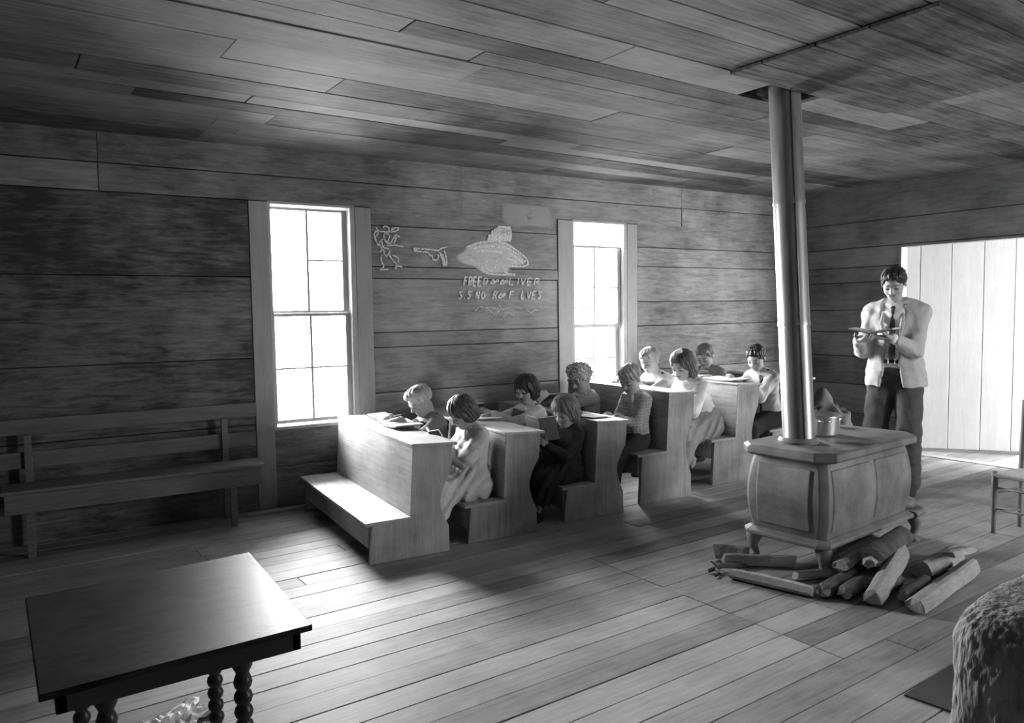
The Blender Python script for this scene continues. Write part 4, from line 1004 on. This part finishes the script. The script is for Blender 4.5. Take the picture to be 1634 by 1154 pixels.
    for s_, an in ((1, anL), (-1, anR)):
        K = SDF(h * 1.1); fd = N((1, .12 * s_, 0)); z0 = an[2]
        tip = an + fd * Hh * .098; heel = an - fd * Hh * .022
        K.cap((heel[0], heel[1], z0 - Hh * .012), (tip[0], tip[1], z0 - Hh * .022), Hh * .028, Hh * .025, k=.015)
        K.cap(an + np.array([0, 0, .02]), an - np.array([0, 0, .01]), Hh * .027, Hh * .028, k=.015)
        K.plane((0, 0, z0 - Hh * .036), (0, 0, -1))
        sdf_obj('shoe', K, cloth(outfit.get('shoe', .03)), body)
    body.location = (x, y, 0); body.rotation_euler = (0, 0, heading)
    return dict(body=body, P=P, TF=TF, tors=tors, hc=hc, HF=HF, hh=hh, elL=elL, elR=elR, wrL=wrL, wrR=wrR, shL=shL, shR=shR, anL=anL, anR=anR, knL=knL, knR=knR, e=e, h=h, wr=wr)

SHOW = False
G_KIDS = 'pupils seated on the bench desks'
def kid(label, x, y, low_bench, Hh, lean, head, hand_x, hand_z, outfit, hair, ht, dy=.09, elbow=(.35, .35), lh=None, rh=None, side=0, feetx=.30, hx=0, turn=0, at=None, hs_=.21):
    sz = .240 if low_bench else .365
    # posture: the lean of the back and the stature that bring the head where it is held
    hd = pi - radians(5) + turn; tgt = np.array(at)
    def err(le, hs):
        c = head_centre(hs, sz + hs * .062 + .01, le, side, head, False, -.012, hs_)
        wx, wy = x + c[0] * cos(hd) - c[1] * sin(hd), y + c[0] * sin(hd) + c[1] * cos(hd)
        return np.array([wx - tgt[0], c[2] - tgt[2]]), wy
    for _ in range(30):
        e0, wy = err(lean, Hh); J_ = np.stack([(err(lean + 1e-3, Hh)[0] - e0) / 1e-3, (err(lean, Hh + 1e-3)[0] - e0) / 1e-3], 1)
        stp = np.linalg.solve(J_, -e0); lean = float(np.clip(lean + stp[0], -.12, .62)); Hh = float(np.clip(Hh + stp[1], 1.02, 1.42))
    if SHOW: print('KID', label[:40], 'lean %.2f H %.2f err' % (lean, Hh), err(lean, Hh))
    hip = sz + Hh * .062 + .01
    ankz = Hh * .037 if low_bench else Hh * .037
    lh = lh or ((hand_x, dy, hand_z), (1, -.5, -.15), (0, 0, -1), (.2, -1, 0), .35)
    rh = rh or ((hand_x, -dy, hand_z), (1, .5, -.15), (0, 0, -1), (.2, 1, 0), .35)
    feet = ((feetx, .085, ankz), (feetx - .05, -.075, ankz))
    return person(label, x, y, hd, Hh, hip, lean, head, lh, rh, feet, outfit, hair, ht, G_KIDS, side=side, elbow=elbow, neckfwd=-.012, hh=hs_)
if PEOPLE:
    kid('fair-haired person in a dark sleeveless top bent over a book on the nearest desk', 2.505, 4.60, 1, 1.20, .15, (.62, -.02), .28, .685, dict(top=.28, low=('overalls', .08, .9)), 'short', .45, hs_=.205, at=(2.424, 4.6, .787))
    kid('small person in a pale short-sleeved dress seated on the second desk, nearest the camera', 2.455, 4.00, 1, 1.17, .10, (.62, .05), .25, .56, dict(top=.62, sleeve=.4, collar=.75, low=('skirt', .62, .55), name='blouse'), 'bob', .07, dy=.05, hs_=.20, at=(2.39, 4.0, .775))
    kid('dark-haired person with a square fringe and white shirt behind the second desk', 3.245, 4.47, 1, 1.18, .12, (.30, .42), .36, .675, dict(top=.78, low=('overalls', .16, .9), collar=.8), 'bob', .025, hs_=.205, at=(3.21, 4.47, .825))
    kid('person with a light bob in a dark dress, chin resting on a hand', 3.21, 3.99, 1, 1.12, .10, (.42, .38), .25, .50, dict(top=.05, low=('skirt', .05, .6), name='blouse'), 'bob', .16,
        lh=((.185, .045, .495), (.75, -.1, .6), (0, -1, .2), (.3, 0, .9), .8), rh=((.215, -.05, .575), (-.35, .25, 1), (-.6, .6, 0), (-.5, .2, 0), .5), hs_=.21, at=(3.20, 3.93, .715))
    kid('curly-haired person in overalls with the head against the right window', 3.96, 4.62, 0, 1.22, .15, (.42, .25), .36, .675, dict(top=(.50, .2), collar=.55, low=('overalls', .14, .9)), 'curly', .45, hs_=.22, at=(3.86, 4.62, .85))
    kid('person in a checked shirt with both hands raised to the chest', 3.915, 4.06, 0, 1.24, .05, (.52, .30), .22, .62, dict(top=(.42, .45), collar=.45, low=('trousers', .06, .92)), 'short', .30, dy=.06, at=(3.86, 4.04, .885))
    kid('person with swept fair hair in a white blouse under a dark pinafore', 4.83, 4.60, 0, 1.26, .28, (.45, .20), .46, .81, dict(top=.75, sleeve=.9, low=('overalls', .05, .9)), 'short', .30, at=(4.62, 4.6, .978))
    kid('person with wavy shoulder-length hair in a white blouse, bending over the first tall desk', 4.775, 4.14, 0, 1.34, .34, (.48, .25), .42, .73, dict(top=.78, low=('skirt', .30, .6), name='blouse'), 'long', .07, dy=.12, hs_=.23, at=(4.50, 4.15, 1.012))
    kid('light brown-haired person with a shaded face behind the large open books', 5.59, 4.70, 0, 1.25, .20, (.58, .36), .37, .81, dict(top=(.30, .2), collar=.7, low=('overalls', .08, .9)), 'short', .16, at=(5.42, 4.7, .960))
    kid('dark-haired person in a light shirt and suspenders seated beside the stovepipe', 5.54, 4.10, 0, 1.26, .20, (.52, .34), .36, .81, dict(top=.52, collar=.6, suspenders=.04, low=('trousers', .03, .92)), 'short', .025, at=(5.37, 4.10, .983))

    # the teacher
    HT = 1.76; TX, TY = 5.585, 3.00
    q = person('standing person in a light jacket, white shirt and dark trousers reading an open book', TX, TY, radians(197), HT, .905, .03, (.50, .02, 0),
        ((.29, .03, 1.165), (.35, -.9, .05), (-.1, .1, 1), (.8, .2, .1), .35), ((.30, -.19, 1.15), (.75, .75, .05), (0, 0, 1), (.5, -.8, .2), .45),
        ((.0, .115, HT * .037), (-.05, -.105, HT * .037)), dict(top=.82, low=('trousers', .09, .97), sleeve=1.0, shoe=.05), 'man', .025, h=.0062, elbow=(.28, .22), adult=True, hh=.228, neckfwd=.02)
    b = q['body']; P, TF, tors, e, h = q['P'], q['TF'], q['tors'], q['e'], q['h']; n_, l_, t_ = TF
    J = SDF(.0075); E2 = e + .012
    J.ell(P - t_ * .02, (HT * .070 + E2 + .016, HT * .092 + E2 + .018, HT * .14), TF, .06); J.ell(P - t_ * .10, (HT * .074 + E2 + .022, HT * .094 + E2 + .018, HT * .11), TF, .04)
    J.ell(P + t_ * tors * .42, (HT * .060 + E2, HT * .078 + E2, HT * .10), TF, .06)
    J.ell(P + t_ * tors * .74, (HT * .064 + E2, HT * .095 + E2, HT * .085 + e), TF, .05)
    for sh in (q['shL'], q['shR']): J.cap(P + t_ * tors * .93 + (sh - P - t_ * tors * .825) * .3, sh, HT * .028 + E2 * .6, HT * .031 + E2 * .6, k=.03)
    J.cap(q['shL'], q['shR'], HT * .033 + E2 * .6, k=.04)
    for sh, el, w_ in ((q['shL'], q['elL'], q['wrL']), (q['shR'], q['elR'], q['wrR'])):
        J.cap(sh, el, HT * .031 + E2 * .6, HT * .026 + E2 * .5, k=.03); J.cap(el, el + (w_ - el) * .84, HT * .026 + E2 * .5, HT * .020 + E2 * .45, k=.02)
    # the open front: a wedge from the collar, widening again below the button line
    for i in range(18):
        z = -.24 + i * .042; wd = .040 + .05 * min(1, max(0, (.10 - z) / .26)) ** 1.5 + .05 * max(0, (z - .20) / .4)
        J.box(P + t_ * z + n_ * .18, (.15, wd, .03), TF, .004, .02, -1)
    J.cap(P + t_ * tors * 1.0 + n_ * .03, P + t_ * (tors * 1.2) + n_ * .03, HT * .040, k=.01, mode=-1)
    J.plane(P - t_ * .105, -t_, .006)
    sdf_obj('jacket', J, cloth(.46), b, disp=q['wr'](.005, .55, 2.))
    for s_ in (-1, 1):       # lapels
        K = SDF(.006)
        pts = [P + t_ * tors * .93 + n_ * .062 + l_ * s_ * .060, P + t_ * tors * .70 + n_ * (HT * .064 + E2 + .002) + l_ * s_ * .070, P + t_ * tors * .42 + n_ * (HT * .060 + E2 + .004) + l_ * s_ * .045]
        for a, c in zip(pts[:-1], pts[1:]): K.cap(a, c, .017, .013, k=.01)
        sdf_obj('lapel', K, cloth(.44), b)
    for el, w_ in ((q['elL'], q['wrL']), (q['elR'], q['wrR'])):
        K = SDF(.005); K.cap(el + (w_ - el) * .80, el + (w_ - el) * .95, HT * .020, HT * .0205, k=.004); sdf_obj('shirt_cuff', K, cloth(.82), b)
    K = SDF(.005); c0 = P + t_ * tors * .965
    K.cap(P + t_ * tors * .90 + n_ * (HT * .052 + e), P + t_ * tors * .60 + n_ * (HT * .066 + e + .004), .014, .019, k=.006); K.cap(P + t_ * tors * .60 + n_ * (HT * .066 + e + .004), P + t_ * tors * .22 + n_ * (HT * .066 + e + .004), .019, .024, k=.006); K.ell(P + t_ * tors * .905 + n_ * (HT * .050 + e + .006), (.012, .017, .015), TF, .004)
    sdf_obj('necktie', K, cloth(.06), b)
    K = SDF(.005); rr = q['hh'] * .215; ring = [P + t_ * tors * .955 + n_ * (cos(a) * rr + .008) + l_ * sin(a) * rr for a in np.linspace(-pi, pi, 17)]
    for a, c in zip(ring[:-1], ring[1:]): K.cap(a, c, .012, k=.006)
    sdf_obj('collar', K, cloth(.82), b)
    K = SDF(.0055); ring = [P + t_ * .085 + n_ * cos(a) * (HT * .066 + e + .002) + l_ * sin(a) * (HT * .080 + e) for a in np.linspace(-1.9, 1.9, 17)]
    for a, c in zip(ring[:-1], ring[1:]): K.cap(a, c, .014, k=.004)
    bl = sdf_obj('belt', K, cloth(.03), b)
    K = SDF(.004); c0 = P + t_ * .085 + n_ * (HT * .066 + e + .014)
    for s_ in (-1, 1): K.cap(c0 + l_ * s_ * .022 - t_ * .018, c0 + l_ * s_ * .022 + t_ * .018, .004, k=.002); K.cap(c0 + t_ * s_ * .018 - l_ * .022, c0 + t_ * s_ * .018 + l_ * .022, .004, k=.002)
    sdf_obj('belt_buckle', K, M_alum, bl)
    def wpt(p, x0=5.585, y0=3.00, hd=radians(197)): return Vector((x0 + p[0] * cos(hd) - p[1] * sin(hd), y0 + p[0] * sin(hd) + p[1] * cos(hd), p[2]))
    bk = open_book(wpt((.37, -.075, 1.20)), radians(197) + pi / 2, .15, .20, 'open dark-covered book held in both hands by the standing man', spread=.22, tilt=radians(-12), thick=.014)
    bk.rotation_euler = (0, radians(0), radians(197) - pi / 2)
    # book held up by the child in the dark dress
    hb = open_book((2.985, 3.985, .605), radians(-90), .11, .18, 'open cloth-bound book held upright by the child in the dark dress', spread=.35, cover=M_coverl)
    hb.rotation_euler = (radians(62), 0, radians(122))
    # small book held by the child in the pale dress
    hb = open_book((2.245, 4.11, .60), 0, .075, .13, 'small dark book held by the child in the pale dress', spread=.45)
    hb.rotation_euler = (radians(58), 0, radians(93))

SKY_DIR = (-.25, .75, .62); SKY_LO = 9.0; SKY_HI = 34.0

# ------------------------------------------------------------------ light, air, camera
w = bpy.data.worlds.new('sky'); S.world = w; w.use_nodes = True
t = w.node_tree; bg = t.nodes['Background']; bg.inputs[0].default_value = (1, 1, 1, 1); L = t.links.new
# overcast sky, far brighter on the side of the window wall, over bright bare ground
tc = node(t, 'ShaderNodeTexCoord')
dp = node(t, 'ShaderNodeVectorMath', operation='DOT_PRODUCT'); L(tc.outputs['Generated'], dp.inputs[0]); dp.inputs[1].default_value = Vector(SKY_DIR).normalized()
r = node(t, 'ShaderNodeMapRange', interpolation_type='SMOOTHSTEP'); L(dp.outputs['Value'], r.inputs[0])
r.inputs['From Min'].default_value = .1; r.inputs['From Max'].default_value = 1.0; r.inputs['To Min'].default_value = SKY_LO; r.inputs['To Max'].default_value = SKY_HI
L(r.outputs[0], bg.inputs[1])
def portal(nm, c, ex, ey, nrm):
    l = bpy.data.lights.new(nm, 'AREA'); l.shape = 'RECTANGLE'; l.size = ex; l.size_y = ey; l.cycles.is_portal = True
    o = bpy.data.objects.new(nm, l); COL.objects.link(o); o.location = c
    o.rotation_euler = Vector(nrm).to_track_quat('-Z', 'Y').to_euler(); return o
portal('daylight_left_window', wl(1.97, 1.39, -T - .09), .66, 1.66, WN)
portal('daylight_right_window', wl(4.6, 1.39, -T - .09), .66, 1.66, WN)
for n, (a, c) in enumerate(REAR_OPEN): portal('daylight_rear_fill', ((a + c) / 2, YB - .09, 1.425), c - a, 1.45, (0, 1, 0))
portal('daylight_doorway', (XR + .12, (DY0 + DY1) / 2, DZ / 2), DY1 - DY0, DZ, (-1, 0, 0))

cam = bpy.data.cameras.new('camera'); co = bpy.data.objects.new('camera', cam); COL.objects.link(co); S.camera = co
f, p, yw, r = 1.20400781e+03, 6.57569922e-02, 6.06275501e-01, -1.43042321e-02
Ry = Matrix(((cos(yw), 0, -sin(yw)), (0, 1, 0), (sin(yw), 0, cos(yw))))
Rp = Matrix(((1, 0, 0), (0, cos(p), -sin(p)), (0, sin(p), cos(p))))
Rr = Matrix(((cos(r), -sin(r), 0), (sin(r), cos(r), 0), (0, 0, 1)))
R = Rr @ Rp @ Ry @ Matrix(((1, 0, 0), (0, 0, -1), (0, 1, 0)))      # world -> camera (right, down, forward)
C3 = Matrix((R[0], -R[1], -R[2])).transposed()
co.matrix_world = Matrix.Translation((0, 0, H_CAM)) @ C3.to_4x4()
cam.sensor_fit = 'HORIZONTAL'; cam.sensor_width = 36; cam.lens = f / 1634 * 36; cam.clip_start = .05
S.view_settings.view_transform = 'Standard'; S.view_settings.look = 'None'; S.view_settings.gamma = 1; S.view_settings.exposure = 1.92
S.view_settings.use_curve_mapping = False
S.cycles.use_denoising = True; S.cycles.max_bounces = 10; S.cycles.diffuse_bounces = 6; S.cycles.transparent_max_bounces = 12; S.cycles.volume_bounces = 1
S.cycles.sample_clamp_indirect = 6
